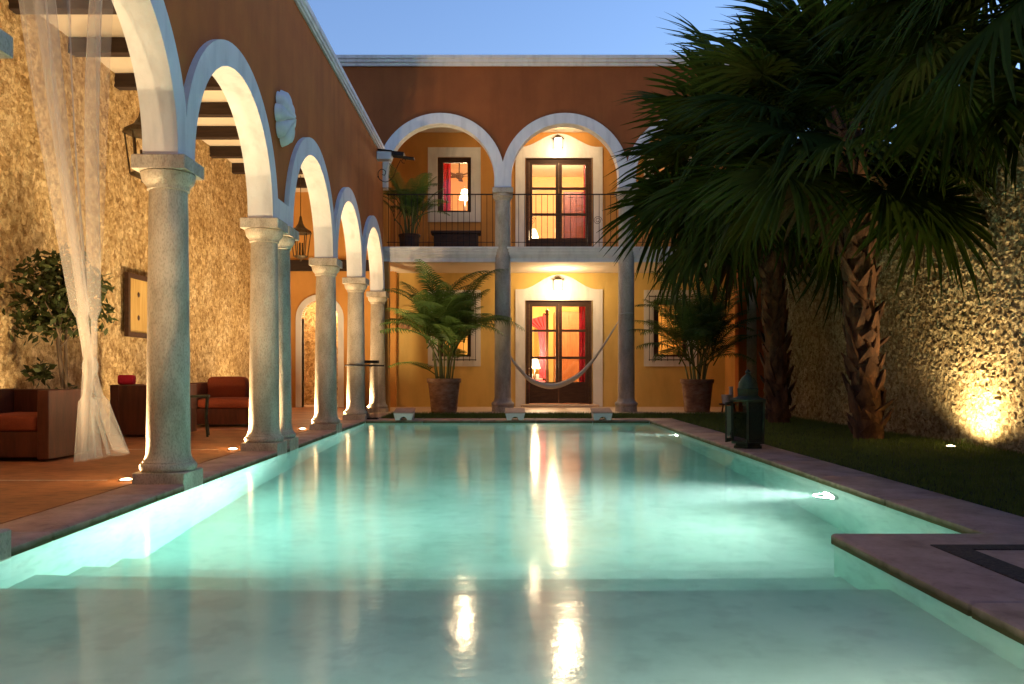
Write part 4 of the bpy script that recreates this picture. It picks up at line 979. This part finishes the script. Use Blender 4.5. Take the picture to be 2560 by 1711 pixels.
MB().cushion(-0.7, 0.7, 0.55, 0.93, 0.60, 0.82).build('pillow', M_white, bd)
q = MB(); n = 24; v = []
for z, xr, dx in ((2.62,0.34,0.0),(2.2,0.12,0.16),(1.6,0.09,0.2),(0.7,0.10,0.2)):
    for i in range(n+1): k = i/n; v.append((0.70-dx*0-xr*2*(1-k), -0.94+0.02*sin(k*30), z-(0.18*(1-k) if z > 2.5 else 0)))
q.add(v, [(r*(n+1)+i, r*(n+1)+i+1, (r+1)*(n+1)+i+1, (r+1)*(n+1)+i) for r in range(3) for i in range(n)], True); q.build('drape', M_pinkfab, bd)
def wardrobe(x0, x1, y, z0, z1, mat, label):
    t_ = thing('wardrobe', label, 'wardrobe', ((x0+x1)/2, y, z0), 0, 'wooden wardrobes in the rooms'); w2 = (x1-x0)/2; h = z1-z0
    MB().bbox(-w2, w2, 0.0, 0.6, 0, h, 0.015).build('carcass', mat, t_)
    for s_ in (-1,1):
        a, c_ = (-w2+0.03, -0.006) if s_ < 0 else (0.006, w2-0.03)
        m = MB(); wall_holes(m, a, c_, 0.06, h-0.08, [(a+0.08,c_-0.08,0.16,h*0.45),(a+0.08,c_-0.08,h*0.45+0.08,h-0.18)], -0.025, -0.001, MKX); m.build('door', mat, t_)
wardrobe(1.70, 2.62, 27.0, 0.08, 2.95, M_brownwood, 'tall brown wooden wardrobe seen through the ground floor french door')
wardrobe(1.95, 2.75, 26.4, 4.05, 6.75, surf('maroon_wood', (0.085, 0.018, 0.012), (0.05, 0.010, 0.007), 3, 6, 0.5, 0.1, 20, (5, 5, 0.7)), 'dark reddish wardrobe seen through the upper french door')
def table_lamp(loc, s, label, e, hb_=0.42):
    t_ = thing('table_lamp', label, 'table lamp', loc, 0, 'lit table lamps in the rooms')
    MB().lathe([(0.09,0),(0.09,0.02),(0.03,0.05),(0.05,0.15),(0.03,0.28),(0.012,hb_)], n=16).build('base', M_silver, t_)
    MB().lathe([(0.17*s,hb_-0.03),(0.09*s,hb_+0.26)], n=24, cap=False).build('shade', E_shade, t_)
    lamp('lamp_light', 'POINT', (0, 0, hb_+0.34), e, WARMW, t_, 0.08)
    lamp('room_fill', 'POINT', (0, -0.3, hb_+0.05), e*0.6, WARMW, t_, 0.08)  # extra fill light set in front of the shade, outside the lamp
dr = thing('dresser', 'wooden dresser under the lit lamp inside the upper window', 'dresser', (-1.12, 24.3, 4.05))
MB().bbox(-0.45, 0.45, -0.22, 0.25, 0.1, 1.62, 0.015).build('carcass', M_redwood, dr)
for z in (0.2, 0.68, 1.16):
    MB().bbox(-0.41, 0.41, -0.24, -0.221, z, z+0.42, 0.004).build('drawer', M_redwood, dr)
table_lamp((-1.12, 24.3, 5.67), 1.0, 'glowing bell shaded lamp inside the upper window', 60)
nt_ = thing('bedside_table', 'small bedside table beside the upper room lamp', 'bedside table', (0.92, 25.2, 4.05))
MB().bbox(-0.28,0.28,-0.25,0.25,0.55,0.6,0.01).build('tabletop', M_redwood, nt_)
for sx in (-1,1):
    for sy in (-1,1): MB().bbox(0.24*sx-0.025,0.24*sx+0.025,0.2*sy-0.025,0.2*sy+0.025,0,0.55,0.004).build('leg', M_redwood, nt_)
table_lamp((0.92, 25.2, 4.65), 1.1, 'glowing lamp low behind the panes of the upper french door', 34)
n2 = copy_tree(nt_); n2.location = (0.95, 24.55, 0.08); n2['label'] = 'small bedside table beside the four poster bed'
table_lamp((0.95, 24.55, 0.68), 1.0, 'glowing lamp by the bed in the ground floor room', 45)
cfan = thing('ceiling_fan', 'dark five bladed ceiling fan inside the upper window', 'ceiling fan', (-1.35, 25.6, 7.05))
MB().lathe([(0.02,0.55),(0.02,0.1),(0.12,0.08),(0.13,-0.03),(0.06,-0.08)], n=16).build('motor', M_darkwood, cfan)
for k in range(5):
    a = k*2*pi/5+0.3; q = MB(); q.box(0.12,0.70,-0.07,0.07,0.0,0.012); q.xf(Matrix.Rotation(a,4,'Z') @ Matrix.Rotation(0.2,4,'X')); q.build('blade', M_darkwood, cfan)
cl1 = thing('ceiling_lamp', 'frosted ceiling lamp of the ground floor bedroom', 'ceiling lamp', (1.6, 25.6, 3.5))
MB().lathe([(0.05,0.0),(0.16,-0.02),(0.14,-0.09),(0.02,-0.13)], n=20).build('shade', E_shade, cl1); lamp('ceiling_light', 'POINT', (0,0,-0.3), 210, WARMW, cl1, 0.12)
cl2 = thing('ceiling_lamp', 'frosted ceiling lamp of the upper bedroom', 'ceiling lamp', (2.0, 25.2, 7.6))
MB().lathe([(0.05,0.0),(0.16,-0.02),(0.14,-0.09),(0.02,-0.13)], n=20).build('shade', E_shade, cl2); lamp('ceiling_light', 'POINT', (0,0,-0.3), 240, WARMW, cl2, 0.12)
cl3 = thing('ceiling_lamp', 'frosted ceiling lamp of the passage behind the arched doorway', 'ceiling lamp', (-4.9, 23.6, 3.3))
MB().lathe([(0.05,0.0),(0.16,-0.02),(0.14,-0.09),(0.02,-0.13)], n=20).build('shade', E_shade, cl3); lamp('ceiling_light', 'POINT', (0,0,-0.3), 45, WARM, cl3, 0.12)

# ------------------------------------------------------------------ tree beyond the roof
tr = thing('tree', 'dark leafy tree top showing above the gallery parapet', 'tree', (-6.9, 36.0, 0))
q = MB(); q.tube([(0,0,0),(0.1,0,6),(0.0,0,11)], [0.3,0.22,0.1], 8); q.tube([(0.1,0,7),(1.0,0.2,10),(1.6,0.2,12.2)], [0.12,0.08,0.03], 6); q.tube([(0.1,0,8),(-1.0,0,11),(-1.6,0,12.5)], [0.12,0.08,0.03], 6); q.build('trunk', M_bark, tr)
leaf_cloud([(-0.6,0,12.6,1.0),(0.1,0,13.2,0.9),(-1.8,0,12.9,1.2),(0.9,0,12.6,0.7),(-0.3,0.5,11.6,1.5),(0.4,0,13.9,0.45),(1.5,0,12.1,0.5)], 2600, 0.26, 8).build('crown', M_ficus, tr)
